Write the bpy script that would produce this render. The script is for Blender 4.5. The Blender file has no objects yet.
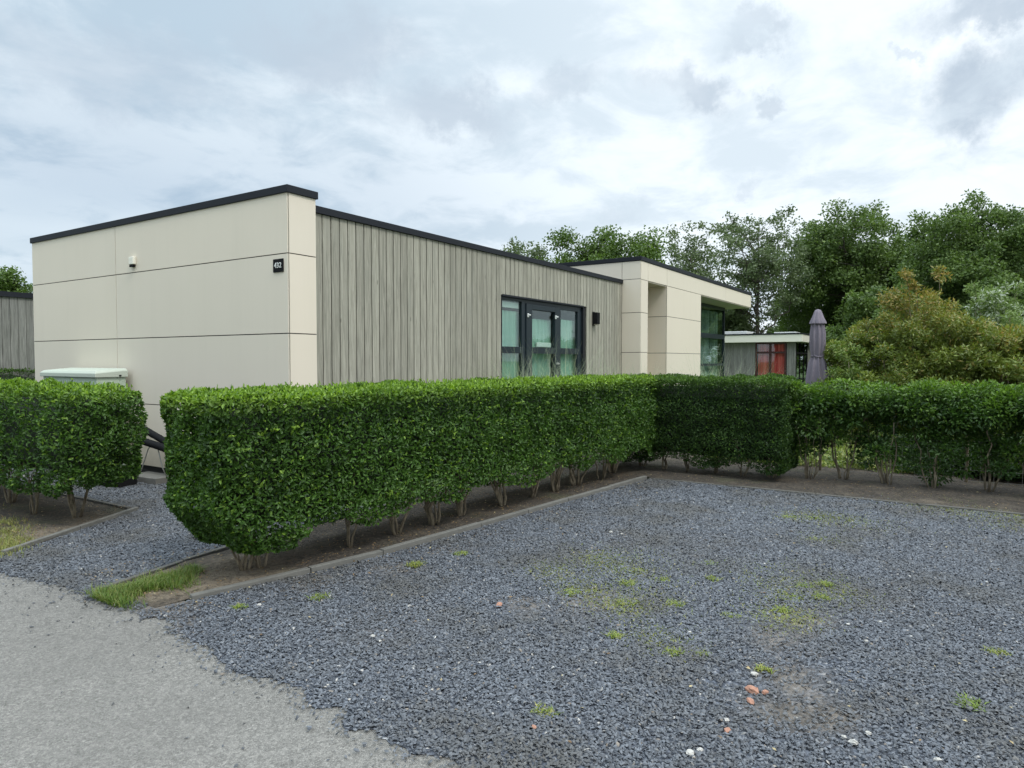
import bpy, math, random
import numpy as np
from math import radians, sin, cos, pi
from mathutils import Vector, noise as mnoise

random.seed(7)
rng = np.random.default_rng(7)
S = bpy.context.scene
COL = S.collection

# ------------------------------------------------------------------ camera
F = 686.0; TH = radians(32.85); EYE = 1.6; PITCH = math.atan(23.5 / F)
cam_d = bpy.data.cameras.new('camera'); cam = bpy.data.objects.new('camera', cam_d); COL.objects.link(cam)
cam_d.sensor_width = 36.0; cam_d.lens = F / 1024 * 36.0
cam_d.clip_start = 0.05; cam_d.clip_end = 2000
cam.location = (0, 0, EYE)
cam.rotation_euler = (pi / 2 - PITCH, 0, TH - pi / 2)
S.camera = cam

# ------------------------------------------------------------------ world: overcast sky over a Nishita base
SUN_EL, SUN_AZ = radians(52), radians(196)          # azimuth clockwise from +Y
SKY_STRENGTH = 0.1
W = bpy.data.worlds.new('World'); S.world = W; W.use_nodes = True
nt = W.node_tree; nt.nodes.clear()
def N(tree, t, **kw):
    n = tree.nodes.new(t)
    for k, v in kw.items():
        if k.startswith('i_'):
            key = k[2:]
            n.inputs[int(key) if key.isdigit() else key.replace('_', ' ')].default_value = v
        else: setattr(n, k, v)
    return n
def L(tree, a, b): tree.links.new(a, b)
def math_n(tree, op, a, b=None, c=None, clamp=False):
    n = tree.nodes.new('ShaderNodeMath'); n.operation = op; n.use_clamp = clamp
    for i, v in enumerate((a, b, c)):
        if v is None: continue
        if isinstance(v, (int, float)): n.inputs[i].default_value = v
        else: L(tree, v, n.inputs[i])
    return n.outputs[0]
def vmath(tree, op, a, b=None, out=0):
    n = tree.nodes.new('ShaderNodeVectorMath'); n.operation = op
    for i, v in enumerate((a, b)):
        if v is None: continue
        if isinstance(v, (tuple, list)): n.inputs[i].default_value = v
        else: L(tree, v, n.inputs[i])
    return n.outputs[out]
def mixc(tree, f, a, b, mode='MIX'):
    n = tree.nodes.new('ShaderNodeMix'); n.data_type = 'RGBA'; n.blend_type = mode
    for s, v in ((n.inputs[0], f), (n.inputs[6], a), (n.inputs[7], b)):
        if isinstance(v, (int, float)): s.default_value = v
        elif isinstance(v, tuple): s.default_value = v if len(v) == 4 else (*v, 1)
        else: L(tree, v, s)
    return n.outputs[2]
def mapr(tree, v, a, b, c=0.0, d=1.0, smooth=True):
    n = tree.nodes.new('ShaderNodeMapRange'); n.interpolation_type = 'SMOOTHSTEP' if smooth else 'LINEAR'
    L(tree, v, n.inputs[0])
    for i, x in enumerate((a, b, c, d)): n.inputs[i + 1].default_value = x
    return n.outputs[0]

def ray(px, py):
    a = (px - 512) / F; b = (384 - py) / F
    fw = Vector((cos(TH) * cos(PITCH), sin(TH) * cos(PITCH), -sin(PITCH)))
    rt = Vector((sin(TH), -cos(TH), 0)); up = Vector((cos(TH) * sin(PITCH), sin(TH) * sin(PITCH), cos(PITCH)))
    return fw + a * rt + b * up
def at(px, py, z=0.0):
    d = ray(px, py); t = (z - EYE) / d.z; return Vector((d.x * t, d.y * t, z))
def deep(px, D, z=0.0):                              # point on the ground D metres in front along bearing of px
    a = (px - 512) / F
    return Vector((D * (cos(TH) + a * sin(TH)), D * (sin(TH) - a * cos(TH)), z))
def zat(py, D): return EYE + (360.5 - py) / F * D

tc = N(nt, 'ShaderNodeTexCoord'); vec = tc.outputs['Generated']
sx = N(nt, 'ShaderNodeSeparateXYZ'); L(nt, vec, sx.inputs[0])
zpos = math_n(nt, 'MAXIMUM', sx.outputs[2], 0.0)
den = math_n(nt, 'ADD', zpos, 0.16)
cx_ = math_n(nt, 'DIVIDE', sx.outputs[0], den); cy_ = math_n(nt, 'DIVIDE', sx.outputs[1], den)
cb = N(nt, 'ShaderNodeCombineXYZ'); L(nt, cx_, cb.inputs[0]); L(nt, cy_, cb.inputs[1])
n1 = N(nt, 'ShaderNodeTexNoise', i_Scale=1.15, i_Detail=9.0, i_Roughness=0.58, i_Distortion=0.35); L(nt, cb.outputs[0], n1.inputs['Vector'])
n2 = N(nt, 'ShaderNodeTexNoise', i_Scale=3.1, i_Detail=8.0, i_Roughness=0.6, i_Distortion=0.5); L(nt, cb.outputs[0], n2.inputs['Vector'])
n3 = N(nt, 'ShaderNodeTexNoise', i_Scale=0.5, i_Detail=3.0, i_Roughness=0.5); L(nt, cb.outputs[0], n3.inputs['Vector'])
n4 = N(nt, 'ShaderNodeTexNoise', i_Scale=6.5, i_Detail=8.0, i_Roughness=0.66); L(nt, vec, n4.inputs['Vector'])
# brightness of the cloud sheet: big soft masses with finer torn edges
m = math_n(nt, 'ADD', math_n(nt, 'MULTIPLY', n1.outputs[0], 0.6), math_n(nt, 'MULTIPLY', n2.outputs[0], 0.4))
shade = mapr(nt, m, 0.415, 0.56)
# side of the sky where the sun stands behind the cloud
sunv = Vector((sin(SUN_AZ) * cos(SUN_EL), cos(SUN_AZ) * cos(SUN_EL), sin(SUN_EL)))
rightness = mapr(nt, vmath(nt, 'DOT_PRODUCT', vec, tuple(Vector((sin(TH), -cos(TH), 0.0))), out=1), -0.45, 0.25)
grey_l, grey_r = (0.425, 0.535, 0.635), (0.61, 0.70, 0.775)
white_l, white_r = (0.62, 0.71, 0.785), (0.79, 0.86, 0.92)
gcol = mixc(nt, rightness, grey_l, grey_r); wcol = mixc(nt, rightness, white_l, white_r)
cloud = mixc(nt, shade, gcol, wcol)
# separate darker cloud bodies standing in the sheet
def blob(px, py, r, sq=1.5, amp=1.0, warp=0.21):
    d = ray(px, py).normalized()
    side = d.cross(Vector((0, 0, 1))).normalized(); upv = side.cross(d)
    wv = vmath(nt, 'ADD', vec, vmath(nt, 'SCALE', vmath(nt, 'SUBTRACT', n4.outputs['Color'], (0.5, 0.5, 0.5))))
    wv.node.inputs[1].links[0].from_node.inputs['Scale'].default_value = warp
    u = vmath(nt, 'DOT_PRODUCT', wv, tuple(side), out=1); v = vmath(nt, 'DOT_PRODUCT', wv, tuple(upv), out=1)
    fr = vmath(nt, 'DOT_PRODUCT', vec, tuple(d), out=1)
    v = math_n(nt, 'MULTIPLY', v, sq)
    q = math_n(nt, 'SQRT', math_n(nt, 'ADD', math_n(nt, 'MULTIPLY', u, u), math_n(nt, 'MULTIPLY', v, v)))
    k = mapr(nt, q, r, r * 0.25, 0.0, amp)
    k = math_n(nt, 'MULTIPLY', k, mapr(nt, n2.outputs[0], 0.30, 0.55, 0.35, 1.0))
    return math_n(nt, 'MULTIPLY', k, mapr(nt, fr, 0.3, 0.5))
mask = None
for b in ((985, 95, 0.085, 1.25, 1.0), (1000, 5, 0.13, 2.6, .9), (690, 92, 0.062, 1.6, .8), (752, 28, 0.05, 1.7, .7), (760, 100, 0.03, 1.3, .6),
          (450, 110, 0.15, 3.0, .75), (570, 85, 0.08, 2.0, .5), (330, 45, 0.16, 2.4, .8), (120, 70, 0.2, 3.0, .55), (745, 180, 0.03, 1.6, .4), (620, 215, 0.05, 2.2, .3), (892, 66, 0.025, 2.4, .4)):
    k = blob(*b); mask = k if mask is None else math_n(nt, 'MAXIMUM', mask, k)
cloud = mixc(nt, mask, cloud, (0.44, 0.52, 0.61))
halo = None
for b in ((975, 70, 0.17, 1.2, 1.0), (700, 75, 0.10, 1.5, .6), (420, 70, .14, 2.2, .25)):
    k = blob(*b); halo = k if halo is None else math_n(nt, 'MAXIMUM', halo, k)
cloud = mixc(nt, math_n(nt, 'MULTIPLY', math_n(nt, 'MULTIPLY', halo, math_n(nt, 'SUBTRACT', 1.0, mask)), mapr(nt, n4.outputs[0], .42, .62)), cloud, (0.92, 0.955, 0.985))
sky = N(nt, 'ShaderNodeTexSky'); sky.sky_type = 'NISHITA'; sky.sun_disc = False
sky.sun_elevation = SUN_EL; sky.sun_rotation = SUN_AZ; sky.air_density = 1.0; sky.dust_density = 1.5
# thin places near the left horizon let the blue through
thin = math_n(nt, 'MULTIPLY', mapr(nt, sx.outputs[2], 0.40, 0.10), math_n(nt, 'SUBTRACT', 1.0, rightness))
thin = math_n(nt, 'MULTIPLY', thin, mapr(nt, n3.outputs[0], 0.35, 0.6)); thin = math_n(nt, 'MULTIPLY', thin, 0.5)
# CIE overcast: the cloud overhead, beyond the picture, is brighter than towards the horizon
zen = mapr(nt, sx.outputs[2], 0.44, 0.80, 1.14, 3.2)
zenc = N(nt, 'ShaderNodeVectorMath', operation='SCALE'); L(nt, cloud, zenc.inputs[0]); L(nt, math_n(nt, 'MULTIPLY', zen, 1.0 / SKY_STRENGTH), zenc.inputs['Scale'])
final = mixc(nt, thin, zenc.outputs[0], sky.outputs[0])
bg = N(nt, 'ShaderNodeBackground', i_Strength=SKY_STRENGTH); L(nt, final, bg.inputs[0])
ow = N(nt, 'ShaderNodeOutputWorld'); L(nt, bg.outputs[0], ow.inputs[0])
try: W.cycles.sampling_method = 'MANUAL'; W.cycles.sample_map_resolution = 512
except Exception: pass

sun_d = bpy.data.lights.new('sun', 'SUN'); sun_d.energy = 1.4; sun_d.angle = radians(14); sun_d.color = (1.0, 0.96, 0.89)
sun = bpy.data.objects.new('sun', sun_d); COL.objects.link(sun)
sun.rotation_euler = sunv.to_track_quat('Z', 'Y').to_euler(); sun.location = sunv * 50
S.view_settings.view_transform = 'Standard'; S.view_settings.look = 'None'
S.view_settings.exposure = 0.12; S.view_settings.gamma = 1.0
try: S.view_settings.use_curve_mapping = False
except Exception: pass
S.cycles.max_bounces = 6; S.cycles.diffuse_bounces = 3; S.cycles.transparent_max_bounces = 12
S.cycles.use_adaptive_sampling = True

# ------------------------------------------------------------------ object helpers
def tag(o, label=None, cat=None, group=None, kind=None):
    if label: o['label'] = label
    if cat: o['category'] = cat
    if group: o['group'] = group
    if kind: o['kind'] = kind
    return o
def empty(name, loc=(0, 0, 0), rz=0.0, label=None, cat=None, group=None):
    o = bpy.data.objects.new(name, None); COL.objects.link(o); o.location = loc; o.rotation_euler = (0, 0, rz)
    o.empty_display_size = 0.2
    return tag(o, label, cat, group)
class MB:
    def __init__(s): s.v = []; s.f = []; s.a = []; s.cur = 0.0
    def rnd(s, x): s.cur = x; return s
    def add(s, vs, fs):
        b = len(s.v); s.v += [tuple(x) for x in vs]; s.f += [tuple(i + b for i in f) for f in fs]; s.a += [s.cur] * len(vs); return s
    def box(s, x0, x1, y0, y1, z0, z1):
        return s.add([(x0, y0, z0), (x1, y0, z0), (x1, y1, z0), (x0, y1, z0), (x0, y0, z1), (x1, y0, z1), (x1, y1, z1), (x0, y1, z1)],
                     [(0, 3, 2, 1), (4, 5, 6, 7), (0, 1, 5, 4), (1, 2, 6, 5), (2, 3, 7, 6), (3, 0, 4, 7)])
    def prism(s, poly, z0, z1):
        n = len(poly)
        z0s = z0 if isinstance(z0, (list, tuple)) else [z0] * n
        z1s = z1 if isinstance(z1, (list, tuple)) else [z1] * n
        vs = [(p[0], p[1], z) for p, z in zip(poly, z0s)] + [(p[0], p[1], z) for p, z in zip(poly, z1s)]
        fs = [tuple(range(n - 1, -1, -1)), tuple(range(n, 2 * n))] + [(i, (i + 1) % n, n + (i + 1) % n, n + i) for i in range(n)]
        return s.add(vs, fs)
    def sheet(s, poly, z): return s.add([(p[0], p[1], z) for p in poly], [tuple(range(len(poly)))])
    def tube(s, pts, rad, n=7, cap=True):
        pts = [Vector(p) for p in pts]
        rs = rad if isinstance(rad, (list, tuple)) else [rad] * len(pts)
        vs = []; ref = Vector((0.3, 0.9, 0.2))
        for i, p in enumerate(pts):
            d = (pts[min(i + 1, len(pts) - 1)] - pts[max(i - 1, 0)])
            if d.length < 1e-9: d = Vector((0, 0, 1))
            d.normalize()
            if abs(d.dot(ref)) > .95: ref = Vector((1, 0, 0))
            u = d.cross(ref).normalized(); w = d.cross(u)
            for k in range(n):
                a = 2 * pi * k / n; vs.append(p + (u * cos(a) + w * sin(a)) * rs[i])
        fs = []
        for i in range(len(pts) - 1):
            for k in range(n):
                fs.append((i * n + k, i * n + (k + 1) % n, (i + 1) * n + (k + 1) % n, (i + 1) * n + k))
        if cap: fs.append(tuple(range(n - 1, -1, -1))); m_ = (len(pts) - 1) * n; fs.append(tuple(range(m_, m_ + n)))
        return s.add(vs, fs)
    def build(s, name, mat, parent=None, bevel=0.0, smooth=False, flip=False):
        me = bpy.data.meshes.new(name); me.from_pydata(s.v, [], s.f)
        at_ = me.attributes.new('rnd', 'FLOAT', 'POINT'); at_.data.foreach_set('value', np.array(s.a, np.float32))
        me.validate(); me.update()
        o = bpy.data.objects.new(name, me); COL.objects.link(o); me.materials.append(mat)
        if smooth: me.polygons.foreach_set('use_smooth', [True] * len(me.polygons))
        if bevel:
            b = o.modifiers.new('edge', 'BEVEL'); b.width = bevel; b.segments = 2; b.limit_method = 'ANGLE'
        if parent: o.parent = parent
        return o
def npmesh(name, V, T, mat, attrs=None, parent=None, smooth=False):
    V = np.asarray(V, np.float32); T = np.asarray(T, np.int32)
    me = bpy.data.meshes.new(name)
    me.vertices.add(len(V)); me.vertices.foreach_set('co', V.ravel())
    k = T.shape[1]
    me.loops.add(T.size); me.loops.foreach_set('vertex_index', T.ravel())
    me.polygons.add(len(T)); me.polygons.foreach_set('loop_start', np.arange(0, T.size, k, dtype=np.int32))
    try: me.polygons.foreach_set('loop_total', np.full(len(T), k, np.int32))
    except Exception: pass
    for n_, a in (attrs or {}).items():
        t = me.attributes.new(n_, 'FLOAT', 'POINT'); t.data.foreach_set('value', np.asarray(a, np.float32))
    if smooth: me.polygons.foreach_set('use_smooth', np.ones(len(T), bool))
    me.materials.append(mat); me.update(calc_edges=True)
    o = bpy.data.objects.new(name, me); COL.objects.link(o)
    if parent: o.parent = parent
    return o
def unit(a): return a / (np.linalg.norm(a, axis=1, keepdims=True) + 1e-9)
def leaf_arrays(P, Nn, Ld, size, rnd, tone, wide=0.48, fold=0.18, detail=1):
    """P base points, Nn rough normals, Ld rough length direction"""
    n = len(P); Ld = unit(Ld); sd = unit(np.cross(Ld, Nn)); nn = np.cross(sd, Ld)
    size = size[:, None]; w = size * wide / 2
    if detail:
        V = np.stack([P, P + Ld * size * .28 + sd * w * .85 + nn * size * fold * .5, P + Ld * size * .66 + sd * w * .8 + nn * size * fold * .45,
                      P + Ld * size - nn * size * .10, P + Ld * size * .66 - sd * w * .8 + nn * size * fold * .45, P + Ld * size * .28 - sd * w * .85 + nn * size * fold * .5], 1)
        k = 6; tri = np.array([[0, 1, 5], [1, 2, 5], [5, 2, 4], [2, 3, 4]])
        tri = np.array([[0, 1, 2], [0, 2, 3], [0, 3, 4], [0, 4, 5]])
    else:
        V = np.stack([P, P + Ld * size * .45 + sd * w + nn * size * fold * .5, P + Ld * size, P + Ld * size * .45 - sd * w + nn * size * fold * .5], 1)
        k = 4; tri = np.array([[0, 1, 2], [0, 2, 3]])
    T = (tri[None] + (np.arange(n) * k)[:, None, None]).reshape(-1, 3)
    return V.reshape(-1, 3), T, {'rnd': np.repeat(rnd, k), 'tone': np.repeat(tone, k)}
def rdir(n):
    return unit(rng.normal(size=(n, 3)))

# ------------------------------------------------------------------ materials
def new_mat(name):
    m_ = bpy.data.materials.new(name); m_.use_nodes = True; t = m_.node_tree; t.nodes.clear()
    o = N(t, 'ShaderNodeOutputMaterial'); p = N(t, 'ShaderNodeBsdfPrincipled'); L(t, p.outputs[0], o.inputs[0])
    return m_, t, p, o
def attr(t, name): return N(t, 'ShaderNodeAttribute', attribute_name=name).outputs['Fac']
def objco(t): return N(t, 'ShaderNodeTexCoord').outputs['Object']
def wpos(t): return N(t, 'ShaderNodeNewGeometry').outputs['Position']
def noise(t, v, scale, detail=4.0, rough=0.55, dist=0.0, col=False):
    n = N(t, 'ShaderNodeTexNoise', i_Scale=scale, i_Detail=detail, i_Roughness=rough, i_Distortion=dist)
    if v is not None: L(t, v, n.inputs['Vector'])
    return n.outputs[1 if col else 0]
def bump(t, p, h, dist=0.01, strength=0.5):
    b = N(t, 'ShaderNodeBump', i_Strength=strength, i_Distance=dist); L(t, h, b.inputs['Height']); L(t, b.outputs[0], p.inputs['Normal'])
def ramp(t, f, stops):
    r = N(t, 'ShaderNodeValToRGB'); L(t, f, r.inputs[0]); e = r.color_ramp.elements
    while len(e) < len(stops): e.new(0.5)
    for i, (pos, c) in enumerate(stops): e[i].position = pos; e[i].color = (*c, 1)
    return r.outputs[0]
def plain(name, col, rough=0.5, metal=0.0, vary=0.08, vscale=3.0, b=0.0, bs=60.0, spec=0.5):
    m_, t, p, o = new_mat(name); v = objco(t); nz = noise(t, v, vscale, 5)
    c = mixc(t, nz, tuple(x * (1 - vary) for x in col), tuple(min(1, x * (1 + vary)) for x in col)); L(t, c, p.inputs['Base Color'])
    p.inputs['Roughness'].default_value = rough; p.inputs['Metallic'].default_value = metal
    p.inputs['Specular IOR Level'].default_value = spec
    if b: bump(t, p, noise(t, v, bs, 3), b)
    return m_
def leaf_mat(name, dark, mid, fresh, rough=0.42, trans=0.28, spec=0.4):
    m_, t, p, o = new_mat(name)
    r = attr(t, 'rnd'); tn = attr(t, 'tone')
    c = mixc(t, r, dark, mid); c = mixc(t, tn, c, fresh)
    L(t, c, p.inputs['Base Color']); p.inputs['Roughness'].default_value = rough; p.inputs['Specular IOR Level'].default_value = spec
    tr = N(t, 'ShaderNodeBsdfTranslucent'); hs = N(t, 'ShaderNodeHueSaturation', i_Saturation=1.1, i_Value=1.5); L(t, c, hs.inputs['Color']); L(t, hs.outputs[0], tr.inputs[0])
    mx = N(t, 'ShaderNodeMixShader'); mx.inputs[0].default_value = trans; L(t, p.outputs[0], mx.inputs[1]); L(t, tr.outputs[0], mx.inputs[2]); L(t, mx.outputs[0], o.inputs[0])
    return m_
M = {}
M['privet'] = leaf_mat('privet leaves', (.022, .054, .010), (.082, .170, .027), (.27, .42, .05), rough=.45, spec=.32)
M['privet_dark'] = leaf_mat('dense hedge leaves', (.014, .036, .009), (.050, .100, .020), (.14, .25, .035), rough=.5, spec=.25)
M['loose'] = leaf_mat('loose hedge leaves', (.018, .046, .010), (.066, .135, .023), (.20, .33, .045), rough=.42, spec=.35)
M['bronze'] = leaf_mat('bronze shrub leaves', (.078, .115, .018), (.22, .275, .055), (.46, .27, .085), rough=.45)
M['pale_shrub'] = leaf_mat('pale shrub leaves', (.10, .16, .04), (.22, .30, .09), (.62, .66, .55), rough=.5)
M['tree_dark'] = leaf_mat('dark tree leaves', (.052, .092, .022), (.13, .195, .045), (.18, .25, .06), rough=.55)
M['tree_mid'] = leaf_mat('mid tree leaves', (.050, .090, .016), (.115, .185, .034), (.16, .23, .05), rough=.55)
M['tree_pale'] = leaf_mat('pale tree leaves', (.075, .108, .045), (.14, .185, .075), (.19, .24, .10), rough=.55)
M['grass_leaf'] = leaf_mat('grass blades', (.055, .12, .016), (.13, .22, .03), (.30, .28, .09), rough=.5)
M['weed'] = leaf_mat('weed leaves', (.10, .17, .022), (.22, .30, .045), (.42, .38, .12), rough=.5)
M['pale_grass'] = leaf_mat('ornamental grass blades', (.16, .24, .12), (.32, .40, .25), (.55, .56, .40), rough=.5)
M['litter'] = leaf_mat('fallen leaves', (.10, .06, .03), (.28, .18, .08), (.50, .42, .22), rough=.7, trans=.1)
M['ground_cover'] = leaf_mat('ground cover leaves', (.07, .12, .02), (.17, .24, .045), (.34, .36, .11), rough=.5)

def bark(name, a, b_):
    m_, t, p, o = new_mat(name); v = objco(t); mp = N(t, 'ShaderNodeMapping'); mp.inputs['Scale'].default_value = (1, 1, .25); L(t, v, mp.inputs[0])
    nz = noise(t, mp.outputs[0], 30, 5, .65); L(t, mixc(t, mapr(t, nz, .3, .7), a, b_), p.inputs['Base Color'])
    p.inputs['Roughness'].default_value = .9; bump(t, p, nz, .006, .8); return m_
M['stem'] = bark('hedge stem bark', (.10, .075, .048), (.30, .25, .17))
M['bark'] = bark('tree bark', (.045, .038, .030), (.14, .12, .095))
M['birch'] = bark('pale bark', (.12, .11, .09), (.30, .28, .24))
M['core'] = plain('dark hedge core', (.012, .020, .007), .95)

def panel_mat():
    m_, t, p, o = new_mat('cream facade panel'); v = wpos(t)
    nz = noise(t, v, .9, 4); fine = noise(t, v, 320, 2)
    mp = N(t, 'ShaderNodeMapping'); mp.inputs['Scale'].default_value = (5, 5, .25); L(t, v, mp.inputs[0])
    streak = mapr(t, noise(t, mp.outputs[0], 1.0, 5, .6), .45, .8)
    c = mixc(t, nz, (.695, .615, .500), (.735, .655, .540)); c = mixc(t, math_n(t, 'MULTIPLY', streak, .11), c, (.52, .47, .38))
    c = mixc(t, math_n(t, 'MULTIPLY', attr(t, 'rnd'), .22), c, (.60, .56, .48))
    sz = N(t, 'ShaderNodeSeparateXYZ'); L(t, v, sz.inputs[0])
    splash = math_n(t, 'MULTIPLY', mapr(t, sz.outputs[2], .5, .0), mapr(t, noise(t, v, 6, 5), .3, .8))
    c = mixc(t, math_n(t, 'MULTIPLY', splash, .5), c, (.30, .30, .22))
    L(t, c, p.inputs['Base Color']); p.inputs['Roughness'].default_value = .55; p.inputs['Specular IOR Level'].default_value = .35
    bump(t, p, math_n(t, 'ADD', math_n(t, 'MULTIPLY', fine, .3), math_n(t, 'MULTIPLY', noise(t, v, 1.7, 2), 6)), .001, .5)
    return m_
M['panel'] = panel_mat()
def wood_mat(name, a, b_, c_):
    m_, t, p, o = new_mat(name); v = wpos(t)
    r = attr(t, 'rnd')
    cv = N(t, 'ShaderNodeCombineXYZ'); L(t, math_n(t, 'MULTIPLY', r, 37.0), cv.inputs[2])
    vv = vmath(t, 'ADD', v, cv.outputs[0])
    mp = N(t, 'ShaderNodeMapping'); mp.inputs['Scale'].default_value = (22, 22, .9); L(t, vv, mp.inputs[0])
    g = noise(t, mp.outputs[0], 1.6, 8, .68, 1.2)
    mp2 = N(t, 'ShaderNodeMapping'); mp2.inputs['Scale'].default_value = (60, 60, 2.4); L(t, vv, mp2.inputs[0])
    g2 = noise(t, mp2.outputs[0], 1.5, 5, .7, .3)
    mp3 = N(t, 'ShaderNodeMapping'); mp3.inputs['Scale'].default_value = (3, 3, .7); L(t, vv, mp3.inputs[0])
    blotch = noise(t, mp3.outputs[0], 1.3, 5, .6)
    c = mixc(t, mapr(t, g, .32, .66), a, b_); c = mixc(t, math_n(t, 'MULTIPLY', mapr(t, g2, .45, .75), .55), c, a)
    c = mixc(t, math_n(t, 'MULTIPLY', mapr(t, blotch, .5, .75), .55), c, c_)
    kn = N(t, 'ShaderNodeTexVoronoi', i_Scale=1.0); mp4 = N(t, 'ShaderNodeMapping'); mp4.inputs['Scale'].default_value = (6, 6, 1.6); L(t, vv, mp4.inputs[0]); L(t, mp4.outputs[0], kn.inputs['Vector'])
    c = mixc(t, math_n(t, 'MULTIPLY', mapr(t, kn.outputs[0], .08, .03), .6), c, tuple(x * .35 for x in a))
    hsv = N(t, 'ShaderNodeHueSaturation'); L(t, c, hsv.inputs['Color']); L(t, mapr(t, r, 0, 1, .88, 1.10, False), hsv.inputs['Value'])
    L(t, hsv.outputs[0], p.inputs['Base Color']); p.inputs['Roughness'].default_value = .85; p.inputs['Specular IOR Level'].default_value = .2
    bump(t, p, math_n(t, 'ADD', g, math_n(t, 'MULTIPLY', g2, .6)), .003, .6); return m_
M['wood'] = wood_mat('weathered board', (.225, .215, .175), (.41, .39, .32), (.30, .295, .25))
M['wood_grey'] = wood_mat('grey weathered board', (.13, .13, .115), (.27, .265, .24), (.19, .19, .18))
M['anthracite'] = plain('anthracite trim', (.012, .014, .019), .6, vary=.15, spec=.25)
M['anthracite_frame'] = plain('anthracite window frame', (.012, .020, .026), .4, vary=.1, spec=.3)
M['gap'] = plain('dark membrane', (.012, .012, .012), .9)
M['soffit'] = plain('soffit board', (.42, .37, .30), .7)
M['concrete'] = plain('kerb concrete', (.135, .13, .115), .9, vary=.35, vscale=9, b=.003, bs=90)
M['concrete_old'] = plain('old kerb concrete', (.095, .09, .078), .9, vary=.4, vscale=9, b=.003, bs=90)
M['white'] = plain('white plastic', (.70, .71, .68), .4)
M['cabinet'] = plain('pale green cabinet', (.42, .50, .39), .45, vary=.05)
M['cabinet_lid'] = plain('cream cabinet lid', (.46, .50, .42), .8, vary=.04)
M['black'] = plain('black rubber', (.008, .008, .009), .75, spec=.15)
M['wire'] = plain('galvanised wire', (.38, .38, .36), .45, metal=.6)
M['parasol'] = plain('mauve grey parasol cloth', (.19, .165, .195), .9, vary=.12, vscale=12, b=.002, bs=25)
M['render_white'] = plain('cream fascia', (.78, .745, .64), .6, vary=.05)
M['roofing'] = plain('roof membrane', (.06, .06, .06), .9, b=.002)
M['brick'] = plain('brick piece', (.36, .19, .13), .9, vary=.3, vscale=30, b=.004)
M['pebble_white'] = plain('white pebble', (.44, .42, .38), .7, vary=.2, vscale=30)
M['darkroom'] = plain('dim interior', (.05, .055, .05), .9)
M['door_red'] = plain('dark red frame', (.055, .012, .010), .4)
M['dark_pot'] = plain('dark pot', (.02, .02, .022), .5)

def cloth_mat(name, a, b_, sc=16):
    m_, t, p, o = new_mat(name); v = objco(t); mp = N(t, 'ShaderNodeMapping'); mp.inputs['Scale'].default_value = (1, 1, .03); L(t, v, mp.inputs[0])
    g = noise(t, mp.outputs[0], sc, 3); L(t, mixc(t, mapr(t, g, .3, .7), a, b_), p.inputs['Base Color']); p.inputs['Roughness'].default_value = .9
    return m_
M['blind'] = cloth_mat('sea green blind', (.22, .35, .29), (.28, .42, .35), 8)
M['curtain_red'] = cloth_mat('red curtain', (.50, .022, .022), (.78, .14, .12), 4)
M['curtain_grey'] = cloth_mat('grey green curtain', (.10, .13, .12), (.26, .32, .29), 7)
def glass_mat(name, tint, glossf=.25):
    m_, t, p, o = new_mat(name); t.nodes.remove(p)
    tr = N(t, 'ShaderNodeBsdfTransparent'); tr.inputs[0].default_value = (*tint, 1)
    gl = N(t, 'ShaderNodeBsdfGlossy'); gl.inputs['Roughness'].default_value = .02; gl.inputs[0].default_value = (.9, .95, .93, 1)
    ge = N(t, 'ShaderNodeNewGeometry'); cd = math_n(t, 'ABSOLUTE', vmath(t, 'DOT_PRODUCT', ge.outputs['Normal'], ge.outputs['Incoming'], out=1))
    f = math_n(t, 'ADD', math_n(t, 'MULTIPLY', math_n(t, 'POWER', math_n(t, 'SUBTRACT', 1.0, cd), 5.0), .9), glossf * .25, clamp=True)
    mx = N(t, 'ShaderNodeMixShader'); L(t, f, mx.inputs[0]); L(t, tr.outputs[0], mx.inputs[1]); L(t, gl.outputs[0], mx.inputs[2]); L(t, mx.outputs[0], o.inputs[0])
    bw = N(t, 'ShaderNodeBump', i_Strength=.15, i_Distance=.01); L(t, noise(t, objco(t), 1.2, 2), bw.inputs['Height']); L(t, bw.outputs[0], gl.inputs['Normal'])
    return m_
M['glass'] = glass_mat('window glass', (.90, .965, .94))

def asphalt_mat():
    m_, t, p, o = new_mat('worn asphalt'); v = wpos(t)
    vo = N(t, 'ShaderNodeTexVoronoi', i_Scale=210.0, i_Randomness=1.0); L(t, v, vo.inputs['Vector'])
    vo2 = N(t, 'ShaderNodeTexVoronoi', i_Scale=70.0); L(t, v, vo2.inputs['Vector'])
    big = noise(t, v, .8, 5, .6); mid = noise(t, v, 9, 5, .65)
    sp = N(t, 'ShaderNodeSeparateColor'); L(t, vo.outputs['Color'], sp.inputs[0])
    sp2 = N(t, 'ShaderNodeSeparateColor'); L(t, vo2.outputs['Color'], sp2.inputs[0])
    c = ramp(t, sp.outputs[0], [(0, (.12, .118, .112)), (.35, (.20, .197, .188)), (.75, (.27, .265, .252)), (1, (.42, .41, .39))])
    c = mixc(t, .35, c, ramp(t, sp2.outputs[1], [(0, (.12, .118, .11)), (.6, (.24, .236, .225)), (1, (.42, .41, .385))]))
    c = mixc(t, math_n(t, 'MULTIPLY', mapr(t, big, .35, .65), .35), c, (.15, .148, .142))
    c = mixc(t, math_n(t, 'MULTIPLY', mapr(t, mid, .45, .75), .3), c, (.29, .285, .27))
    c = mixc(t, 1.0, c, (.95, .92, .875), 'MULTIPLY')
    L(t, c, p.inputs['Base Color']); p.inputs['Roughness'].default_value = .9; p.inputs['Specular IOR Level'].default_value = .2
    bump(t, p, math_n(t, 'ADD', math_n(t, 'MULTIPLY', vo.outputs[0], -1.0), math_n(t, 'MULTIPLY', mid, .6)), .006, .8); return m_
M['asphalt'] = asphalt_mat()
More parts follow.
